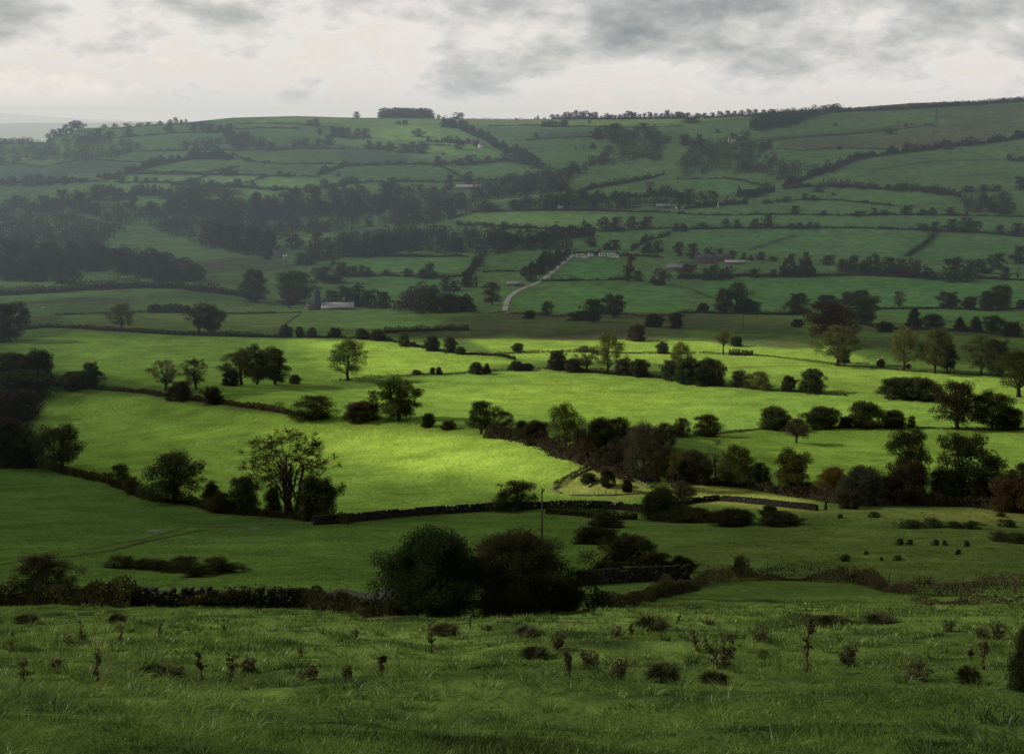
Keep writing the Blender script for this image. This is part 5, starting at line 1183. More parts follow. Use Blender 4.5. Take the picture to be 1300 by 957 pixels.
# silo: ribbed drum with a domed cap
P = world('D', [(1190, 276)])[0]; mpp = (P @ FWD) / F; hs = 72 * KS * mpp; e = empty('silo', P, 'dark upright silo tower beside the farm barn', 'silo')
mb = MB(); zz = np.linspace(-1, hs, 25); mb.tube(np.stack([0 * zz, 0 * zz, zz], 1), 2.3 + .07 * (np.arange(25) % 2), 16); mb.build('drum', M['steel'], e)
mb = MB(); a = np.linspace(0, 1.45, 6); mb.tube(np.stack([0 * a, 0 * a, hs + 1.3 * np.sin(a)], 1), 2.4 * np.cos(a), 16); mb.build('dome_cap', M['steel'], e)
mb = MB()
for s in (-.25, .25): mb.box((s, -2.5, hs / 2), (.06, .06, hs))
for k in range(24): mb.box((0, -2.5, .5 + k * hs / 25), (.5, .05, .05))
mb.build('ladder', M['steel'], e)
P = world('E', [(22, 262)])[0]; e = empty('storage_tank', P, 'small white round tank behind the barn roof', 'tank')
mb = MB(); zz = np.array([0, .3, 4, 4.6, 5]); mb.tube(np.stack([0 * zz, 0 * zz, zz + 2], 1), np.array([1.3, 1.4, 1.4, 1.0, .3]), 14); mb.build('drum', M['white'], e)
mb = MB()
for a in range(4): mb.box((1.0 * math.cos(a * 1.57 + .8), 1.0 * math.sin(a * 1.57 + .8), .9), (.15, .15, 2.8))
mb.build('stand', M['steel'], e)
building('long_shed', 'very long pale-roofed shed among trees in the far valley', 'B', 488, 412, 92, 14, 2.5, 2.6, 'gritstone', 'paleroof', 6, -.05, cat='shed')
building('farmhouse', 'small far farmhouse with a white gable at the end of the hedge', 'B', 538, 258, 30, 7, 4, 2.6, 'render', 'slate', 3, .9, 1, rows=1)
building('barn', 'low far barn left of the white-gabled farmhouse', 'B', 512, 244, 34, 7, 3, 2.2, 'gritstone', 'slate', 2, .1, cat='barn')
building('house', 'white house among trees on the right-hand far slope', 'C', 204, 238, 26, 7, 4.6, 2.6, 'render', 'slate', 3, .25, 2, rows=2)
building('cottage', 'white cottage under the middle of the skyline tree belt', 'C', 92, 148, 16, 8, 4, 2.5, 'render', 'slate', 3, .1, 1)
building('cottage', 'small white cottage at the left start of the skyline belt towards the moor', 'C', 8, 148, 14, 8, 3.5, 2.5, 'render', 'slate', 2, .1, 1)
building('house', 'white house by the wood at far left', 'A', 95, 306, 18, 7, 4.5, 2.6, 'render', 'slate', 3, .5, 1, rows=2)
building('house', 'white-gabled house in the hazy valley wood at far left', 'A', 36, 598, 20, 7, 4.2, 2.8, 'render', 'slate', 2, 1.2, 1)
building('house', 'grey stone house in the left valley behind the farm', 'A', 1048, 670, 44, 8, 4.5, 2.8, 'gritstone', 'slate', 4, .1, 2, rows=2)
building('outbuilding', 'bright pale-roofed outbuilding right of the grey stone house', 'A', 1070, 672, 18, 5, 2.2, 1.4, 'render', 'paleroof', 2, .1, cat='shed')
building('house', 'pale house at the edge of the far wood above the track field', 'C', 8, 488, 26, 8, 3.6, 2.4, 'render', 'slate', 3, .1, 1)
building('house', 'tiny white cottage on the hedge right of the pale house', 'C', 154, 482, 8, 6, 3, 2.0, 'render', 'slate', 2, .1, 1)
building('house', 'yellowish house at the right end of the mid valley wood', 'B', 1165, 402, 30, 7, 3.4, 2.4, 'gritstone', 'slate', 3, .2, 1)
building('roadside_building', 'low building beside the pale road right of middle', 'B', 1215, 484, 50, 9, 2.8, 2.0, 'gritstone', 'greyroof', 4, .05, cat='shed')
building('house', 'small pale house in mid valley below the wood strip', 'B', 832, 492, 18, 7, 3, 1.8, 'render', 'greyroof', 2, .05, 1)
building('farm_shed', 'pale-roofed farm shed left of the orange tree farm', 'P', 857, 343, 60, 10, 3.4, 2.2, 'gritstone', 'greyroof', 4, -.12, cat='shed')
building('farmhouse', 'long brick farm range, the left of two with bands of roof', 'F', 105, 100, 78, 9, 5.2, 3.0, 'brick', 'slate', 6, .05, 2, rows=2)
building('farmhouse', 'dark brick house under trees at the left of the brick range', 'F', 40, 122, 60, 9, 4, 2.8, 'brick', 'slate', 4, .05, 1)
building('barn', 'brick barn right behind the long brick farm range', 'F', 168, 92, 60, 9, 4.2, 2.6, 'brick', 'slate', 4, .05, cat='barn')
building('farm_shed', 'low farm shed with a long pale roof edge at the right of the brick farm', 'F', 215, 104, 76, 8, 2.4, 1.4, 'gritstone', 'paleroof', 4, -.03, cat='shed')
building('house', 'grey stone house half hidden in the hedge right of the orange tree', 'F', 638, 132, 40, 8, 4, 2.6, 'gritstone', 'slate', 3, .1, 2)
building('shed', 'dark field shed with a curved pale roof beside the lane', 'E', 662, 186, 60, 8, 2.6, 1.4, 'gritstone', 'greyroof', 4, -.05, cat='shed')
# white caravans
def caravan(label, x, y, wpx, rz, group):
    P = world('E', [(x, y)])[0]; mpp = (P @ FWD) / F; L = wpx * KS * mpp; h = 3.4
    e = empty('caravan', P, label, 'caravan', group, rz)
    prof = np.array([(-.5, .55), (-.47, .45), (.46, .45), (.5, .7), (.5, 1.5), (.44, 2.55), (.36, h), (-.40, h), (-.47, 2.6), (-.5, 1.6)]) * [L, 1]
    n = len(prof); v = [(p[0], s * 1.25, p[1]) for s in (-1, 1) for p in prof]
    mb = MB(); mb.add(v, [(k, (k + 1) % n, n + (k + 1) % n, n + k) for k in range(n)], [(0, k, k + 1) for k in range(1, n - 1)] + [(n, n + k + 1, n + k) for k in range(1, n - 1)])
    mb.build('body', M['white'], e)
    for cx, cw in ((-.28, .26), (.30, .2)):
        mb = MB(); mb.box((cx * L, -1.26, 2.15), (cw * L, .06, .42)); mb.build('window', M['glass'], e)
    mb = MB(); mb.box((.06 * L, -1.27, 1.45), (.75, .05, 1.9)); mb.build('door', M['paleroof'], e)
    for s in (-1, 1):
        mb = MB(); a = np.array([[.02 * L, s * 1.05, .36], [.02 * L, s * 1.28, .36]]); mb.tube(a, .36, 12); mb.build('wheel', M['rubber'], e)
    mb = MB(); mb.tube([(.5 * L, 0, .5), (.5 * L + 1.2, 0, .45)], .06, 5); mb.build('drawbar', M['steel'], e)
for x, y, w, rz, lb in [(906, 77, 26, .12, 'tallest white caravan, leftmost in the field by the lane top'), (922, 80, 22, 0.0, 'low white caravan in front of the tallest one by the lane top'), (945, 75, 18, .5, 'white caravan alone right of the leftmost pair'),
    (988, 74, 20, .3, 'white caravan in the middle of the row behind the field'), (1020, 76, 22, .1, 'white caravan left of the rightmost one'), (1036, 79, 24, -.2, 'rightmost white caravan of the row')]:
    caravan(lb, x, y + 3, w * 1.25, rz, 'white caravans behind the field')

# ================================================================== poles, pylon, fences
def pole(label, t, x, ytop, ybase, cross=True, rz=0.0, r=.14):
    P = world(t, [(x, ybase)])[0]; mpp = (P @ FWD) / F; h = (ybase - ytop) * KS * mpp
    e = empty('telegraph_pole', P, label, 'pole', rz=rz)
    mb = MB(); mb.tube([(0, 0, -.5), (0, 0, h * .5), (.01, 0, h)], [r * 1.15, r, r * .78], 8); mb.build('post', M['timber'], e)
    if cross:
        mb = MB(); mb.box((0, -r, h - .5), (1.5, .10, .12)); ca_ = mb.build('crossarm', M['timber'], e)
        for s in (-.65, 0.25, .65):
            mb = MB(); mb.tube([(s, -r, h - .44), (s, -r, h - .36), (s, -r, h - .30), (s, -r, h - .24)], [.03, .07, .04, .06], 7); mb.build('insulator', M['glass'], ca_)
    return e, h
pole('lone wooden telegraph pole behind the hawthorn bush in front', 'H', 762, 346, 562, True, 1.2, .15)
pole('thin wooden pole in the rough meadow above the wind-shaped pine', 'F', 245, 292, 352, True, .4, .22)
for s, lb in ((1012, 'left post of the twin-post line support in the rough valley meadow'), (1040, 'right post of the twin-post line support in the rough valley meadow')):
    pole(lb, 'E', s, 332, 384, True, 0, .22)
# lattice pylon on the moor
P = world('C', [(966, 246)])[0]; mpp = (P @ FWD) / F; hp = 132 * KS * mpp; e = empty('pylon', P, 'tall lattice pylon standing on the right-hand moor below the skyline', 'pylon', rz=.5)
def lat(z): 
    t = z / hp
    return 3.4 * (1 - t / .62) + 1.0 if t < .62 else 1.0 * (1.25 - .9 * (t - .62) / .38) * .8
mb = MB(); lv = np.linspace(0, hp, 15); rb = .20
for sx in (-1, 1):
    for sy in (-1, 1): mb.tube([(sx * lat(z), sy * lat(z), z - (2 if z == 0 else 0)) for z in lv], rb, 4)
for k in range(14):
    z0, z1 = lv[k], lv[k + 1]; a, b = lat(z0), lat(z1)
    for s in (-1, 1):
        mb.tube([(-a, s * a, z0), (b, s * b, z1)], rb * .6, 3); mb.tube([(a, s * a, z0), (-b, s * b, z1)], rb * .6, 3)
        mb.tube([(s * a, -a, z0), (s * b, b, z1)], rb * .6, 3); mb.tube([(s * a, a, z0), (s * b, -b, z1)], rb * .6, 3)
mb.build('lattice_tower', M['steel'], e)
for z, L in ((hp * .64, 6.5), (hp * .78, 8), (hp * .91, 6)):
    mb = MB()
    for s in (-1, 1):
        for sy in (-.7, .7): mb.tube([(0, sy, z), (s * L, 0, z)], .14, 3)
        mb.tube([(0, 0, z + 2.2), (s * L, 0, z)], .14, 3)
    ca_ = mb.build('crossarm', M['steel'], e)
    for s in (-1, 1):
        mb = MB(); mb.tube([(s * L, 0, z - .1 - k * .25) for k in range(9)], [.10, .2] * 4 + [.1], 6); mb.build('insulator', M['glass'], ca_)
def fence(label, t, pts, h=1.15, step=2.6, wires=3, r=.055, name='wire_fence'):
    X, Y, q = path_pts(t, pts, step); e = empty(name, (X[0], Y[0], float(ground(X[:1], Y[:1])[0])), label, 'fence')
    O = np.array(e.location); Z = ground(X, Y); tops = []
    for i in range(len(X)):
        b = np.array([X[i], Y[i], Z[i]]) - O; hh = h * rng.uniform(.9, 1.12); l = rng.normal(0, .05, 2)
        mb = MB(); mb.tube([b - [0, 0, .3], b + [l[0] * .5, l[1] * .5, hh * .5], b + [l[0], l[1], hh]], [r, r, r * .9], 6); mb.build('post', M['timber'], e)
        tops.append((b, l, hh))
    mb = MB()
    for k in range(wires):
        f = (k + 1) / (wires + .25); mb.tube([b + [l[0] * f, l[1] * f, h * .92 * f] for b, l, hh in tops], .008, 3)
    mb.build('wire', M['steel'], e)
fence('wire fence on leaning posts along the bramble hedge at right front', 'L', [(60, 215), (200, 200), (330, 200), (480, 205), (640, 218), (790, 238), (930, 252), (1080, 252), (1240, 255), (1330, 258)], 1.25, 3.2)
fence('post and wire fence along the crest of the sunlit field', 'H', [(640, 152), (700, 160), (770, 184), (830, 212), (870, 232), (940, 260), (990, 280)], 1.15, 3.0)
fence('short fence along the foot of the stone enclosure', 'H', [(960, 376), (985, 376), (1020, 374), (1080, 370)], 1.2, 2.2)
fence('pale post fence behind the olive tree row', 'F', [(390, 420), (480, 428), (560, 436), (640, 460), (720, 474)], 1.3, 3.5)
fence('field fence below the knoll right of the telegraph pole', 'K', [(840, 52), (890, 50), (935, 22), (960, 0)], 1.1, 3)
fence('broken rail fence running down from the farm', 'D', [(1060, 345), (1085, 322), (1110, 305), (1130, 290)], 1.4, 3, 3, .12, 'rail_fence')
P = world('I', [(556, 434)])[0]; e = empty('gate_post', P, 'dark stone gate stoop at the end of the right-hand wall', 'gate post')
mb = MB(); mb.box((0, 0, .7), (.45, .38, 1.9), .3, .04, .85); mb.build('shaft', M['stone'], e)
mb = MB(); mb.box((0, 0, 1.72), (.5, .42, .16), .3, .03, .7); mb.build('cap', M['stone'], e)

# ================================================================== animals
def animal(kind, label, t, x, y, hpx, rz, m, group=None):
    P = world(t, [(x, y)])[0]; mpp = (P @ FWD) / F; s = hpx * KS * mpp
    # skeleton for a standing animal of shoulder height 1: trunk, neck, head, jointed legs, tail
    cow = kind == 'cow'
    V = [(-.72, 0, .80, .20), (-.35, 0, .72, .30), (.0, 0, .70, .31), (.38, 0, .74, .28), (.62, 0, .85, .19), (.82, 0, .98 if cow else .92, .14), (1.0, 0, .92 if cow else .86, .11), (1.14, 0, .80 if cow else .76, .07)]
    E = [(k, k + 1) for k in range(7)]
    def leg(root, x0, sy, hind):
        n = len(V)
        if hind: V.extend([(x0, sy * .17, .58, .13), (x0 + .08, sy * .18, .42, .085), (x0 - .05, sy * .18, .26, .052), (x0, sy * .18, .10, .042), (x0 + .03, sy * .18, .0, .052)])
        else: V.extend([(x0, sy * .16, .52, .11), (x0 - .03, sy * .17, .34, .07), (x0 + .01, sy * .17, .24, .055), (x0, sy * .17, .10, .042), (x0 + .03, sy * .17, .0, .052)])
        E.append((root, n)); E.extend([(n + k, n + k + 1) for k in range(4)])
    for sy in (-1, 1): leg(1, -.58, sy, True); leg(3, .44, sy, False)
    n = len(V); V.extend([(-.80, 0, .72, .05), (-.84, 0, .45, .035), (-.83, 0, .30, .05)]); E.extend([(0, n), (n, n + 1), (n + 1, n + 2)])
    for sy in (-1, 1):
        n = len(V); V.extend([(.93, sy * .13, 1.0 if cow else .95, .04), (.90, sy * .24, .99 if cow else .92, .03)]); E.extend([(5, n), (n, n + 1)])
    me = bpy.data.meshes.new('b'); k = 1.0 if cow else .95
    me.from_pydata([(v[0], v[1], v[2]) for v in V], E, []); ob = bpy.data.objects.new('b', me); C.objects.link(ob)
    sk = ob.modifiers.new('s', 'SKIN'); ob.modifiers.new('u', 'SUBSURF').levels = 1
    for i, v in enumerate(V): me.skin_vertices[0].data[i].radius = (v[3] * (k if cow else 1.12), v[3] * (k if cow else 1.12)); me.skin_vertices[0].data[i].use_root = (i == 2)
    dg = bpy.context.evaluated_depsgraph_get(); out = bpy.data.meshes.new_from_object(ob.evaluated_get(dg)); bpy.data.objects.remove(ob); out.name = kind
    out.materials.clear(); out.materials.append(M[m])
    o = bpy.data.objects.new(kind, out); C.objects.link(o); o.location = P; o.scale = (s, s, s); o.rotation_euler = (0, 0, rz)
    return tag(o, label, kind, group)
animal('cow', 'black cow standing on the sunlit field right of the dome-shaped tree', 'G', 756, 290, 19, 1.25, 'hide')
for i, (x, y) in enumerate([(706, 480), (716, 481), (758, 470), (664, 480), (770, 462)]):
    animal('sheep', ['white sheep, left of a close pair by the back fence', 'white sheep, right of a close pair by the back fence', 'white sheep beside the small bush at the back fence', 'white sheep near the first olive tree of the row', 'white sheep highest up by the back fence'][i], 'F', x, y, 9, rng.uniform(0, 6), 'wool', 'sheep by the back fence')
for i, (x, y) in enumerate([(163, 272), (655, 410)]):
    animal('sheep', ['lone sheep on the pale strip at the left', 'sheep in the green field under the field line trees'][i], 'D', x, y, 8, 1.0, 'wool')

# ================================================================== front meadow: grass, tussocks, dead stems
def mat_blade():
    m, nt, out = mat('grass_blades')
    g = N(nt, 'ShaderNodeNewGeometry'); no = N(nt, 'ShaderNodeTexNoise'); no.inputs['Scale'].default_value = .42; no.inputs['Detail'].default_value = 8; no.inputs['Roughness'].default_value = .72
    nt.links.new(g.outputs['Position'], no.inputs['Vector'])
    r = ramp(nt, (.030, .050, .012), (.205, .295, .062), .38, .60); e = r.color_ramp.elements.new(.70); e.color = (.32, .31, .11, 1)
    nt.links.new(no.outputs['Fac'], r.inputs['Fac'])
    d = N(nt, 'ShaderNodeBsdfDiffuse'); tr = N(nt, 'ShaderNodeBsdfTranslucent'); ms = N(nt, 'ShaderNodeMixShader'); ms.inputs[0].default_value = .4
    nt.links.new(r.outputs['Color'], d.inputs['Color']); nt.links.new(r.outputs['Color'], tr.inputs['Color'])
    nt.links.new(d.outputs[0], ms.inputs[1]); nt.links.new(tr.outputs[0], ms.inputs[2])
    gl = N(nt, 'ShaderNodeBsdfGlossy'); gl.inputs['Roughness'].default_value = .35; gl.inputs['Color'].default_value = (.5, .5, .45, 1); m2 = N(nt, 'ShaderNodeMixShader'); m2.inputs[0].default_value = .025
    nt.links.new(ms.outputs[0], m2.inputs[1]); nt.links.new(gl.outputs[0], m2.inputs[2]); nt.links.new(m2.outputs[0], out.inputs['Surface'])
    return m
M['blade'] = mat_blade()
def blades(n, dmin, dmax, k, hmul, mb, cl=None):
    Y = dmin * (dmax / dmin) ** rng.uniform(0, 1, n); X = rng.uniform(-1, 1, n) * (.44 * Y + 3)
    cl = vnoise(X / 1.7, Y / 1.3, 51) + .6 * vnoise(X / .55, Y / .5, 52) + .9 * vnoise(X / 6, Y / 4, 53)
    h = hmul * np.clip(Y / 42, .5, 1) * np.clip(.09 + .24 * cl, .04, .5) * rng.uniform(.6, 1.35, n); w = .009 * (Y / 20) ** .75 * k * rng.uniform(.7, 1.4, n)
    Z = ground(X, Y) - .02; th = rng.uniform(0, 6.283, n); ln = h * rng.uniform(.1, .75, n); la = rng.uniform(0, 6.283, n)
    b = np.stack([X, Y, Z], 1); a = np.stack([np.cos(th) * w, np.sin(th) * w, 0 * w], 1)
    mid = b + np.stack([np.cos(la) * ln * .3, np.sin(la) * ln * .3, h * .6], 1); tip = b + np.stack([np.cos(la) * ln, np.sin(la) * ln, h * .95], 1)
    v = np.stack([b - a, b + a, mid + a * .7, mid - a * .7, tip], 1).reshape(-1, 3); i = np.arange(n) * 5
    mb.add(v, np.stack([i, i + 1, i + 2, i + 3], 1), np.stack([i + 3, i + 2, i + 4], 1))
mb = MB(); blades(230000, 10.5, 48, .9, .9, mb); blades(170000, 40, 112, 1.0, 1.0, mb)
def clumps(n, mb):
    Y = 11 * (100 / 11.) ** rng.uniform(0, 1, n); X = rng.uniform(-1, 1, n) * (.44 * Y + 3); keep = vnoise(X / 9, Y / 7, 91) + .35 * rng.normal(size=n) > .02
    X, Y = X[keep], Y[keep]; n = len(X); k = 46
    R_ = rng.uniform(.10, .34, n)[:, None]; Hh = (rng.uniform(.14, .36, n) * np.clip(Y / 40, .55, 1))[:, None] * (.7 + .6 * rng.random((n, k)))
    a = rng.uniform(0, 6.283, (n, k)); r = R_ * rng.uniform(0, 1, (n, k)) ** .5; x = X[:, None] + r * np.cos(a); y = Y[:, None] + r * np.sin(a)
    b = np.stack([x, y, ground(x, y) - .03], -1).reshape(-1, 3); o = np.stack([np.cos(a) * (r + .12), np.sin(a) * (r + .12), 0 * a], -1).reshape(-1, 3); H = Hh.reshape(-1, 1)
    w_ = (.008 * (np.repeat(Y, k) / 20) ** .75)[:, None]; th = rng.uniform(0, 6.283, n * k); s_ = np.stack([np.cos(th), np.sin(th), 0 * th], 1) * w_
    mid = b + o * .35 + [0, 0, .62] * H; tip = b + o * 1.1 + [0, 0, .92] * H
    i = np.arange(n * k) * 5
    mb.add(np.stack([b - s_, b + s_, mid + s_ * .7, mid - s_ * .7, tip], 1).reshape(-1, 3), np.stack([i, i + 1, i + 2, i + 3], 1), np.stack([i + 3, i + 2, i + 4], 1))
clumps(3200, mb)
tag(mb.build('meadow_grass', M['blade']), 'long rough green grass of the front meadow', 'grass', kind='stuff')
mb = MB(); n = 60000
def field_blades(t, poly, n, h, w):
    pp = world(t, poly)[:, :2]; lo, hi = pp.min(0), pp.max(0); q = rng.uniform(lo, hi, (n * 3, 2)); q = q[inside(q[:, 0], q[:, 1], pp)][:n]; n = len(q)
    X, Y = q[:, 0], q[:, 1]; c = np.clip(.5 + vnoise(X / 4, Y / 4, 61) + .6 * vnoise(X / 1.4, Y / 1.4, 62), .15, 1.5)
    b = np.stack([X, Y, ground(X, Y) - .02], 1); th = rng.uniform(0, 6.283, n); ww = w * rng.uniform(.6, 1.4, n)
    a = np.stack([np.cos(th) * ww, np.sin(th) * ww, 0 * ww], 1); tip = b + np.stack([rng.normal(0, .4 * h, n), rng.normal(0, .4 * h, n), h * c], 1)
    mb.add(np.stack([b - a, b + a, tip], 1).reshape(-1, 3), None, np.arange(3 * n).reshape(n, 3))
field_blades('P', [(-40, 680), (300, 660), (740, 655), (720, 700), (700, 752), (400, 752), (-40, 740)], 70000, .22, .05)
field_blades('P', [(860, 730), (830, 700), (1000, 655), (1340, 650), (1340, 745), (1100, 740)], 60000, .24, .05)
tag(mb.build('pasture_grass', M['blade']), 'short grazed grass on the two near fields beyond the front wall', 'grass', kind='stuff')

def tussock(label, t, x, y, h, w, tint='blade'):
    P = world(t, [(x, y)])[0]; mpp = (P @ FWD) / F; H = h * KS * mpp; R = w * KS * mpp / 2; n = 700
    mb = MB(); a = rng.uniform(0, 6.283, n); r = R * .45 * rng.uniform(0, 1, n) ** .5; b = np.stack([r * np.cos(a), r * np.sin(a), 0 * a - .05], 1)
    out = rng.uniform(.3, 1.1, n) * R; hh = H * rng.uniform(.5, 1.1, n) * np.clip(1.15 - .5 * out / R, .3, 1.1)
    mid = b + np.stack([np.cos(a) * out * .4, np.sin(a) * out * .4, hh * .8], 1); tip = b + np.stack([np.cos(a) * out, np.sin(a) * out, hh * .85], 1)
    s = np.stack([-np.sin(a), np.cos(a), 0 * a], 1) * .011 * (P[1] / 24) ** .5
    v = np.stack([b - s, b + s, mid + s * .7, mid - s * .7, tip], 1).reshape(-1, 3); i = np.arange(n) * 5
    mb.add(v, np.stack([i, i + 1, i + 2, i + 3], 1), np.stack([i + 3, i + 2, i + 4], 1))
    tag(mb.build('grass_tussock', M[tint], loc=P), label, 'grass tussock')
for t, x, y, h, w, tn, lb in [('K', 1175, 418, 70, 150, 'rush', 'broad dark grass tussock right of middle in the front meadow'), ('K', 705, 432, 46, 84, 'grey', 'pale grey-green tussock below the hawthorn bush'),
    ('K', 735, 520, 60, 110, 'rush', 'dark tussock below the pale grey-green one'), ('K', 1215, 610, 90, 140, 'rush', 'dark tussock at the lower edge right of middle'), ('K', 400, 425, 44, 110, 'rush', 'brown tussock right of the tall dock stalk'),
    ('L', 135, 612, 60, 110, 'rush', 'dark tussock at the lower edge left of the tallest dead stalk'), ('L', 340, 515, 40, 90, 'blade', 'green tussock left of the tallest dead stalk'), ('L', 760, 385, 34, 130, 'rush', 'flat dark tussock in the upper right of the meadow'),
    ('L', 580, 388, 30, 130, 'rush', 'flat dark tussock right above the tallest dead stalk'), ('L', 1090, 612, 90, 90, 'rush', 'dark tussock near the lower right corner'), ('J', 570, 575, 40, 120, 'rush', 'dark tussock in the lower left meadow'),
    ('J', 100, 385, 36, 90, 'rush', 'brown tussock below the wall at far left'), ('J', 440, 388, 44, 70, 'gorse', 'dark tussock under the wall left of middle'), ('K', 155, 362, 36, 200, 'bracken', 'long brown tussock bank in front of the holly bush')]:
    tussock(lb, t, x, y, h, w, tn)

def stalk(label, t, x, y, h, w, kind, cat):
    """dead thistle or dock: ridged stem, side stems, hanging leaves, seed heads"""
    P = world(t, [(x, y)])[0]; mpp = (P @ FWD) / F; H = h * KS * mpp; R = max(w * KS * mpp / 2, .06)
    e = empty('dead_' + kind, P, label, cat)
    st, lv = MB(), MB(); hd = lv; r0 = .010 + .006 * H
    ns = {'thistle': 1, 'dock': 1, 'clump': 5}[kind]
    for s in range(ns):
        dx, dy = (rng.normal(0, R * .35, 2) if ns > 1 else rng.normal(0, .03, 2)); ln = rng.normal(0, .12 * H, 2) if ns == 1 else np.array([dx, dy]) * .9
        hs = H * (1 if s == 0 else rng.uniform(.5, .95)); k = np.linspace(0, 1, 7)
        pts = np.stack([dx + ln[0] * k ** 1.5 + rng.normal(0, .012, 7), dy + ln[1] * k ** 1.5 + rng.normal(0, .012, 7), -.05 + hs * k], 1)
        st.tube(pts, r0 * np.linspace(1.2, .45, 7), 5)
        m = {'thistle': 9, 'dock': 12, 'clump': 6}[kind]
        for q in range(m):
            f = rng.uniform(.25 if kind != 'dock' else .35, .98); i = min(5, int(f * 6)); b = pts[i] + (pts[i + 1] - pts[i]) * (f * 6 - i)
            a = rng.uniform(0, 6.283); L = R * rng.uniform(.5, 1.2) * (1.15 - f * .6); tip = b + np.array([math.cos(a) * L, math.sin(a) * L, L * rng.uniform(.5, 1.3)])
            st.tube([b, (b + tip) / 2 + [0, 0, -.1 * L], tip], r0 * np.array([.5, .4, .25]), 4)
            if kind == 'dock':
                c = b + (tip - b) * rng.uniform(0, 1, (26, 1)) + rng.normal(0, .020, (26, 3)); hd.leaves(c, .030 + .010 * H, 1.2)
            else:
                c = tip + rng.normal(0, .022, (14, 3)); hd.leaves(c, .030 + .008 * H, 1.3)
        c = pts[-1] + rng.normal(0, .025, (22, 3)) * [1, 1, 2]; hd.leaves(c, .03, 1.4)
        nl = {'thistle': 26, 'dock': 22, 'clump': 26}[kind]; f = rng.uniform(0.03, .75, nl); i = np.minimum(5, (f * 6).astype(int)); b = pts[i] + (pts[i + 1] - pts[i]) * (f * 6 - i)[:, None]
        a = rng.uniform(0, 6.283, nl); L = R * rng.uniform(.4, 1.0, nl); o = np.stack([np.cos(a) * L, np.sin(a) * L, -L * rng.uniform(-.2, .8, nl)], 1)
        lv.leaves(b + o * .5, .035 + .03 * H, 2.6)
    st.build('stem', M['thistle'], e); lv.build('foliage', M['thistle'], e)
for t, x, y, h, w, kd, lb in [
    ('J', 320, 482, 112, 26, 'thistle', 'thin tall dead stem, second from the left on the upper left meadow'), ('J', 365, 612, 128, 34, 'thistle', 'bent thin stem at the lower edge on the left meadow'), ('J', 757, 602, 128, 44, 'dock', 'dark heavy dead dock, thickest on the left meadow'),
    ('J', 880, 612, 150, 60, 'thistle', 'tall thin thistle with spreading arms right of the heavy dock'), ('J', 937, 578, 70, 60, 'clump', 'dark leafy thistle clump right of the tall thin thistle'), ('J', 1125, 518, 50, 20, 'dock', 'short stubby dead dock near the middle of the left meadow'),
    ('J', 95, 610, 90, 40, 'thistle', 'leaning dead stem at the lower left corner'), ('J', 45, 492, 76, 16, 'thistle', 'slim dead stem at far left of the meadow'), ('J', 207, 560, 42, 26, 'clump', 'small grey dead clump at lower left'), ('J', 262, 480, 50, 40, 'clump', 'dark thistle clump left of the second thin stem'),
    ('J', 455, 470, 70, 16, 'thistle', 'lone slim stem right of the bent thin one'), ('J', 592, 440, 64, 18, 'thistle', 'slim stem in the middle of the upper left meadow'), ('J', 655, 600, 50, 60, 'clump', 'brown clump left of the heavy dead dock'), ('J', 1157, 600, 50, 40, 'clump', 'brown clump at the lower edge near the heavy dock'), ('J', 1292, 600, 60, 30, 'dock', 'dock stub at the lower edge left of middle'),
    ('K', 345, 500, 132, 56, 'dock', 'tall brown dead dock below the gap between holly and hawthorn'), ('K', 492, 408, 56, 26, 'dock', 'dark upright dock just below the hawthorn bush'), ('K', 160, 580, 84, 40, 'dock', 'reddish dead dock at lower left of middle'), ('K', 62, 442, 36, 26, 'clump', 'small brown dead plant on the upper meadow left of middle'),
    ('K', 832, 488, 72, 44, 'clump', 'dark branching thistle right below the hawthorn bush'), ('K', 868, 590, 110, 46, 'dock', 'dark double dock at the lower edge right of middle'), ('K', 955, 560, 70, 60, 'clump', 'dark thistle clump beside the dark double dock'), ('K', 1104, 436, 60, 28, 'dock', 'dark dock at the left of the broad dark tussock'), ('K', 1045, 442, 40, 52, 'clump', 'brown clump left of the dark dock and tussock'),
    ('K', 1265, 388, 40, 16, 'dock', 'small dark dock stub at the top of the meadow'), ('K', 560, 416, 24, 24, 'clump', 'tiny dark plant right of the upright dock'), ('K', 1045, 600, 60, 50, 'clump', 'grey thistle clump at the lower edge right of the double dock'), ('K', 20, 605, 60, 24, 'dock', 'dark dock at the lower edge left of the reddish one'),
    ('L', 490, 575, 225, 64, 'dock', 'tallest dead stalk of the meadow, leafy and dark'), ('L', 70, 490, 90, 46, 'dock', 'dark dock standing left of a branching thistle clump'), ('L', 185, 555, 118, 80, 'clump', 'large branching thistle clump left of the tallest stalk'), ('L', 315, 458, 46, 84, 'clump', 'low red-brown dead plant left of the tallest stalk'),
    ('L', 642, 548, 76, 50, 'clump', 'grey-brown clump right of the tallest stalk'), ('L', 1148, 560, 150, 30, 'thistle', 'slim tall stem near the right end of the meadow'), ('L', 1140, 445, 50, 44, 'clump', 'dark thistle on the upper right meadow, left of a taller one'), ('L', 1200, 448, 86, 44, 'clump', 'tall dark thistle on the upper right meadow'),
    ('L', 1105, 526, 44, 26, 'dock', 'short brown stub left of the slim tall stem'), ('L', 1020, 420, 40, 40, 'clump', 'dark small plant on the upper right meadow'), ('L', 120, 392, 24, 30, 'clump', 'small dark plant at the top of the right meadow'), ('L', 900, 600, 70, 70, 'clump', 'dark clump at the lower edge of the right meadow')]:
    stalk(lb, t, x, y, h, w, kd, {'thistle': 'thistle', 'dock': 'dock plant', 'clump': 'thistle'}[kd])

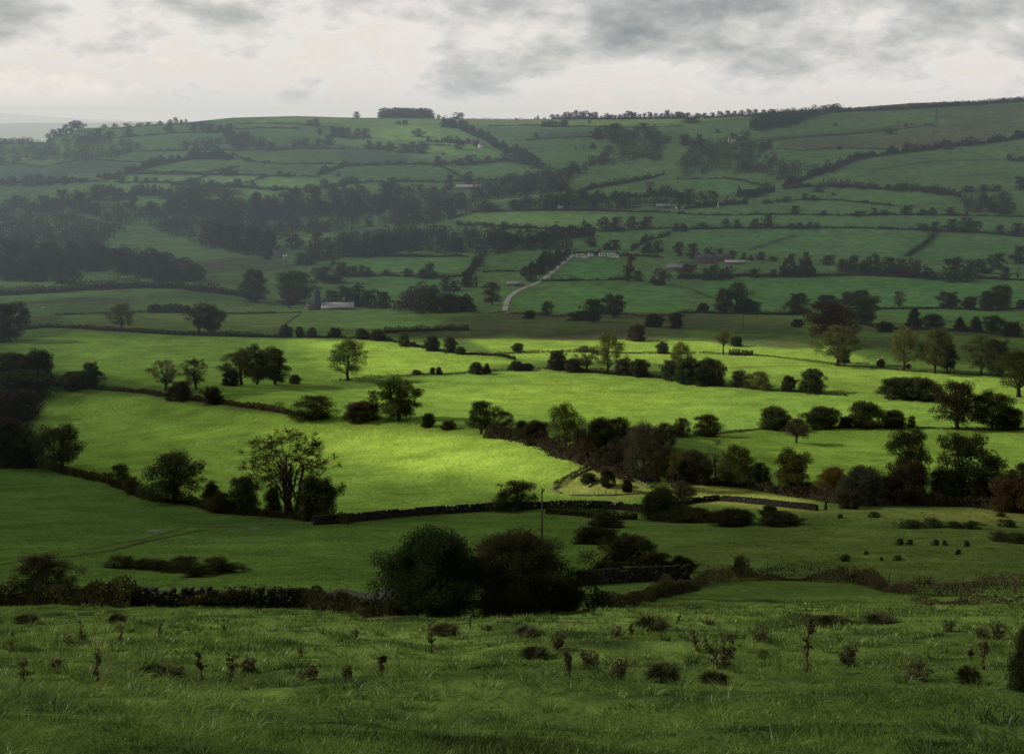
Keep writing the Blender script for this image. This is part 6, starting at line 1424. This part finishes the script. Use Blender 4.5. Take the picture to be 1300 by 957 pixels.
# ================================================================== sun, broken cloud, haze, sky, camera
SUN_EL, SUN_AZ = math.radians(30), math.radians(-80)         # azimuth from straight ahead, left is negative
S = np.array([math.sin(SUN_AZ) * math.cos(SUN_EL), math.cos(SUN_AZ) * math.cos(SUN_EL), math.sin(SUN_EL)])
sd = bpy.data.lights.new('sun', 'SUN'); sd.energy = 5.0; sd.angle = math.radians(.53); sd.color = (1.0, .96, .85)
so = bpy.data.objects.new('sun', sd); C.objects.link(so); so.rotation_euler = Vector(-S).to_track_quat('-Z', 'Y').to_euler(); so.location = (-300, 60, 200)

# unseen cloud deck added to shade the land, gaps shaped to the sunlit fields
GAPS = [  # (part, outline on the ground, how much sun passes, softness in metres)
    ('P', [(120, 505), (290, 515), (430, 535), (560, 548), (690, 556), (830, 608), (840, 632), (700, 634), (600, 640), (400, 650), (260, 620), (130, 560)], .42, 46),
    ('P', [(370, 530), (560, 545), (700, 556), (820, 606), (790, 628), (640, 612), (480, 610), (400, 575)], .95, 22),
    ('P', [(380, 468), (520, 462), (690, 462), (900, 474), (1080, 490), (1400, 505), (1400, 545), (1080, 545), (900, 548), (700, 538), (500, 540), (380, 525)], .85, 26),
    ('P', [(300, 470), (700, 460), (1400, 500), (1400, 550), (900, 552), (300, 520)], .5, 40),
    ('P', [(350, 432), (600, 428), (850, 429), (1010, 432), (1080, 446), (1400, 486), (1400, 512), (1000, 482), (700, 470), (480, 474), (380, 468)], .90, 20),
    ('P', [(10, 430), (200, 425), (380, 430), (420, 470), (300, 490), (60, 490)], .42, 40),
    ('P', [(900, 548), (1060, 544), (1400, 552), (1400, 612), (1140, 600), (1020, 612), (930, 590)], .62, 22),
    ('P', [(830, 608), (900, 612), (1050, 632), (1060, 648), (930, 640), (850, 632)], 1.0, 12),
    ('P', [(700, 616), (760, 590), (820, 606), (840, 630), (730, 634)], 1.0, 12),
    ('P', [(1060, 652), (1200, 646), (1400, 648), (1400, 664), (1180, 662)], .75, 12),
    ('P', [(40, 500), (180, 502), (260, 560), (180, 610), (60, 580)], .28, 40),
    ('P', [(160, 380), (420, 388), (560, 398), (540, 420), (300, 418), (160, 400)], .30, 30),
    ('P', [(-100, 355), (60, 352), (180, 355), (170, 375), (-100, 385)], .25, 40),
    ('P', [(480, 155), (560, 160), (620, 180), (560, 200), (440, 180)], .62, 120),
    ('P', [(120, 220), (260, 218), (430, 232), (330, 245), (100, 236)], .4, 90),
    ('P', [(560, 268), (800, 268), (780, 285), (600, 288)], .34, 60),
    ('P', [(300, 140), (560, 146), (900, 148), (880, 165), (330, 155)], .5, 120),
    ('P', [(-200, 772), (500, 782), (900, 772), (1500, 752), (1500, 956), (-200, 956)], 1.0, 24),
    ('P', [(-200, 720), (480, 735), (480, 765), (-200, 765)], .36, 24)]
GAPS += [('P', [(830, 700), (1000, 657), (1400, 657), (1400, 745), (1000, 735)], .27, 16), ('P', [(-200, 650), (400, 667), (740, 662), (720, 700), (480, 735), (-200, 722)], .22, 16)]
gaps = [(world(t, p)[:, :2], a, s) for t, p, a, s in GAPS]
BASE = .12
cx_ = np.unique(np.concatenate([np.arange(-2250, -300, 12.), np.arange(-6500, -2250, 120.), np.arange(-300, 6500, 120.)]))
cy_ = np.unique(np.concatenate([np.arange(50, 1300, 12.), np.arange(1300, 3100, 36.), np.arange(-3500, 50, 120.), np.arange(3100, 5300, 120.)]))
CX, CY = np.meshgrid(cx_, cy_); CZ = 900 + 60 * vnoise(CX / 300, CY / 300, 71) + 25 * vnoise(CX / 90, CY / 90, 72)
qx, qy = CX.copy(), CY.copy(); zg = np.zeros_like(CX) - 80
for _ in range(4):
    k = (CZ - zg) / S[2]; qx = CX - S[0] * k; qy = CY - S[1] * k; zg = ground(qx, np.clip(qy, -50, 30000))
thru = np.full(CX.shape, BASE) * (1 + 1.2 * vnoise(qx / 160, qy / 220, 81))
jx = qx + 26 * vnoise(qx / 60, qy / 60, 82); jy = qy + 26 * vnoise(qx / 60, qy / 60, 83)
for poly, a, soft in gaps:
    lo, hi = poly.min(0) - 3 * soft, poly.max(0) + 3 * soft
    m = (qx > lo[0]) & (qx < hi[0]) & (qy > lo[1]) & (qy < hi[1])
    if not m.any(): continue
    X, Y = (jx[m], jy[m]) if soft > 15 else (qx[m], qy[m])
    d = seg_dist(X, Y, poly, True); s = np.where(inside(X, Y, poly), d, -d); f = np.clip(s / soft * .5 + .5, 0, 1); f = f * f * (3 - 2 * f)
    thru[m] = np.maximum(thru[m], a * f * (1 + .25 * vnoise(X / 40, Y / 40, 84)))
thru = np.clip(thru, 0, 1)
mb = MB(); nr, nc = CX.shape; ii = np.arange(nr * nc).reshape(nr, nc)
mb.add(np.stack([CX, CY, CZ], -1).reshape(-1, 3), np.stack([ii[:-1, :-1], ii[1:, :-1], ii[1:, 1:], ii[:-1, 1:]], -1).reshape(-1, 4))
m, nt, out = mat('shade_cloud')
an = N(nt, 'ShaderNodeAttribute', attribute_name='thin'); tp = N(nt, 'ShaderNodeBsdfTransparent'); tl = N(nt, 'ShaderNodeBsdfTranslucent'); tl.inputs['Color'].default_value = (.27, .285, .30, 1)
ms = N(nt, 'ShaderNodeMixShader'); nt.links.new(an.outputs['Fac'], ms.inputs[0]); nt.links.new(tl.outputs[0], ms.inputs[1]); nt.links.new(tp.outputs[0], ms.inputs[2]); nt.links.new(ms.outputs[0], out.inputs['Surface'])
co = mb.build('shade_cloud_deck', m, smooth=True); tag(co, kind='structure')
ct = co.data.color_attributes.new('thin', 'FLOAT_COLOR', 'POINT'); ct.data.foreach_set('color', np.repeat(thru.ravel()[:, None], 4, 1).astype(np.float32).ravel())

# haze volumes that glow by themselves in place of scattered sunlight, thicker on the left
def haze(name, pts, z0, z1, dens, col):
    mb = MB(); n = len(pts)
    mb.add([(p[0], p[1], z) for z in (z0, z1) for p in pts], None, [(0, k + 1, k) for k in range(1, n - 1)] + [(n, n + k, n + k + 1) for k in range(1, n - 1)])
    mb.add([(p[0], p[1], z) for z in (z0, z1) for p in pts], [(k, (k + 1) % n, n + (k + 1) % n, n + k) for k in range(n)])
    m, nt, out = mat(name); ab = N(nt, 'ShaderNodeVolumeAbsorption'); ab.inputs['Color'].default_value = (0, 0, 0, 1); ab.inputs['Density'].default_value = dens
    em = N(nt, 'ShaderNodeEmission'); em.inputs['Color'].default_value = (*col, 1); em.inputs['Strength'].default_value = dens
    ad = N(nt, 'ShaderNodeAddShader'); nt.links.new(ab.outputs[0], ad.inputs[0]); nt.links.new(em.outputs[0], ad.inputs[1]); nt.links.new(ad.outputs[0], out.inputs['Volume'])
    me = mb.mesh(name); me.materials.append(m); o = bpy.data.objects.new(name, me); C.objects.link(o); return tag(o, kind='structure')
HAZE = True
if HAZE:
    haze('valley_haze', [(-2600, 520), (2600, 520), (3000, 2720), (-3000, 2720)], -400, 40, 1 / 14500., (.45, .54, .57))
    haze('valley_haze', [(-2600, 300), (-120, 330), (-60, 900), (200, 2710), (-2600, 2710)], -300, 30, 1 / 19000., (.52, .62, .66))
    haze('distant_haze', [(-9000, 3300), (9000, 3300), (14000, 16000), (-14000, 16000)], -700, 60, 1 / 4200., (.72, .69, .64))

w = bpy.data.worlds.new('World'); SC.world = w; w.use_nodes = True; nt = w.node_tree; nt.nodes.clear()
ow = N(nt, 'ShaderNodeOutputWorld'); bg = N(nt, 'ShaderNodeBackground'); bg.inputs['Strength'].default_value = .10
sky = N(nt, 'ShaderNodeTexSky', sky_type='NISHITA', sun_disc=False); sky.sun_elevation = SUN_EL; sky.sun_rotation = SUN_AZ; sky.air_density = 1.2; sky.dust_density = 2.5
tc = N(nt, 'ShaderNodeTexCoord'); sp = N(nt, 'ShaderNodeSeparateXYZ'); nt.links.new(tc.outputs['Generated'], sp.inputs[0])
def M_(op, a=None, b=None):
    n = N(nt, 'ShaderNodeMath', operation=op)
    for i, v in enumerate((a, b)):
        if v is None: continue
        if hasattr(v, 'links'): nt.links.new(v, n.inputs[i])
        else: n.inputs[i].default_value = v
    return n.outputs[0]
# cloud shapes: noise on the direction, flattened so that low clouds lie in long banks
zz = M_('MULTIPLY', sp.outputs['Z'], 2.3)
cb = N(nt, 'ShaderNodeCombineXYZ'); nt.links.new(sp.outputs['X'], cb.inputs[0]); nt.links.new(sp.outputs['Y'], cb.inputs[1]); nt.links.new(zz, cb.inputs[2])
def noise(scale, detail, rough, off, dist=0.0):
    mp = N(nt, 'ShaderNodeMapping'); mp.inputs['Location'].default_value = off; nt.links.new(cb.outputs[0], mp.inputs['Vector'])
    n = N(nt, 'ShaderNodeTexNoise'); n.inputs['Scale'].default_value = scale; n.inputs['Detail'].default_value = detail; n.inputs['Roughness'].default_value = rough; n.inputs['Distortion'].default_value = dist
    nt.links.new(mp.outputs[0], n.inputs['Vector']); return n.outputs['Fac']
big = noise(7.0, 2, .5, (.3, .2, 1.7)); det = noise(21, 7, .55, (1.3, 4.2, .1), .1); fin = noise(60, 6, .6, (7.3, 1.2, 3.1), .2)
mixn = M_('ADD', M_('ADD', M_('MULTIPLY', big, .46), M_('MULTIPLY', det, .40)), M_('MULTIPLY', fin, .14))
hi_ = N(nt, 'ShaderNodeMapRange'); hi_.inputs['From Min'].default_value = .0; hi_.inputs['From Max'].default_value = .085; hi_.inputs['To Min'].default_value = -.13; hi_.inputs['To Max'].default_value = .046; nt.links.new(sp.outputs['Z'], hi_.inputs['Value'])
dens = M_('ADD', M_('ADD', mixn, hi_.outputs[0]), M_('MULTIPLY', sp.outputs['X'], .13))
cr = N(nt, 'ShaderNodeValToRGB'); e = cr.color_ramp.elements; e[0].position = .30; e[0].color = (9.6, 8.9, 8.1, 1); e[1].position = .70; e[1].color = (2.1, 2.4, 2.65, 1)
for p_, c_ in ((.38, (8.3, 7.75, 7.15)), (.44, (8.5, 8.15, 7.8)), (.485, (7.0, 6.9, 6.7)), (.53, (5.6, 5.65, 5.6)), (.60, (4.0, 4.1, 4.1))):
    x = e.new(p_); x.color = (*c_, 1)
nt.links.new(dens, cr.inputs['Fac'])
# overhead the cloud is darker and greyer
up = N(nt, 'ShaderNodeMapRange'); up.inputs['From Min'].default_value = .10; up.inputs['From Max'].default_value = .45; up.inputs['To Min'].default_value = 1; up.inputs['To Max'].default_value = .4; nt.links.new(sp.outputs['Z'], up.inputs['Value'])
mu = N(nt, 'ShaderNodeMix', data_type='RGBA', blend_type='MULTIPLY'); mu.inputs['Factor'].default_value = 1; nt.links.new(cr.outputs['Color'], mu.inputs['A']); nt.links.new(up.outputs[0], mu.inputs['B'])
mxs = N(nt, 'ShaderNodeMix', data_type='RGBA'); mxs.inputs['Factor'].default_value = .93; nt.links.new(sky.outputs[0], mxs.inputs['A']); nt.links.new(mu.outputs['Result'], mxs.inputs['B'])
nt.links.new(mxs.outputs['Result'], bg.inputs['Color']); nt.links.new(bg.outputs[0], ow.inputs['Surface'])

cam = bpy.data.cameras.new('camera'); cam.sensor_width = 36; cam.lens = 36 * F / W0; cam.clip_start = .5; cam.clip_end = 80000
cobj = bpy.data.objects.new('camera', cam); C.objects.link(cobj); cobj.location = (0, 0, 0); cobj.rotation_euler = (math.pi / 2 - PITCH, 0, 0)
SC.camera = cobj
SC.view_settings.view_transform = 'Standard'; SC.view_settings.look = 'None'; SC.view_settings.exposure = 0; SC.view_settings.gamma = 1
SC.cycles.max_bounces = 5; SC.cycles.diffuse_bounces = 2; SC.cycles.transmission_bounces = 3; SC.cycles.glossy_bounces = 1; SC.cycles.transparent_max_bounces = 12; SC.cycles.volume_bounces = 0
SC.cycles.use_denoising = True; SC.cycles.sample_clamp_indirect = 3.0
SC.render.resolution_x = 1024; SC.render.resolution_y = 753
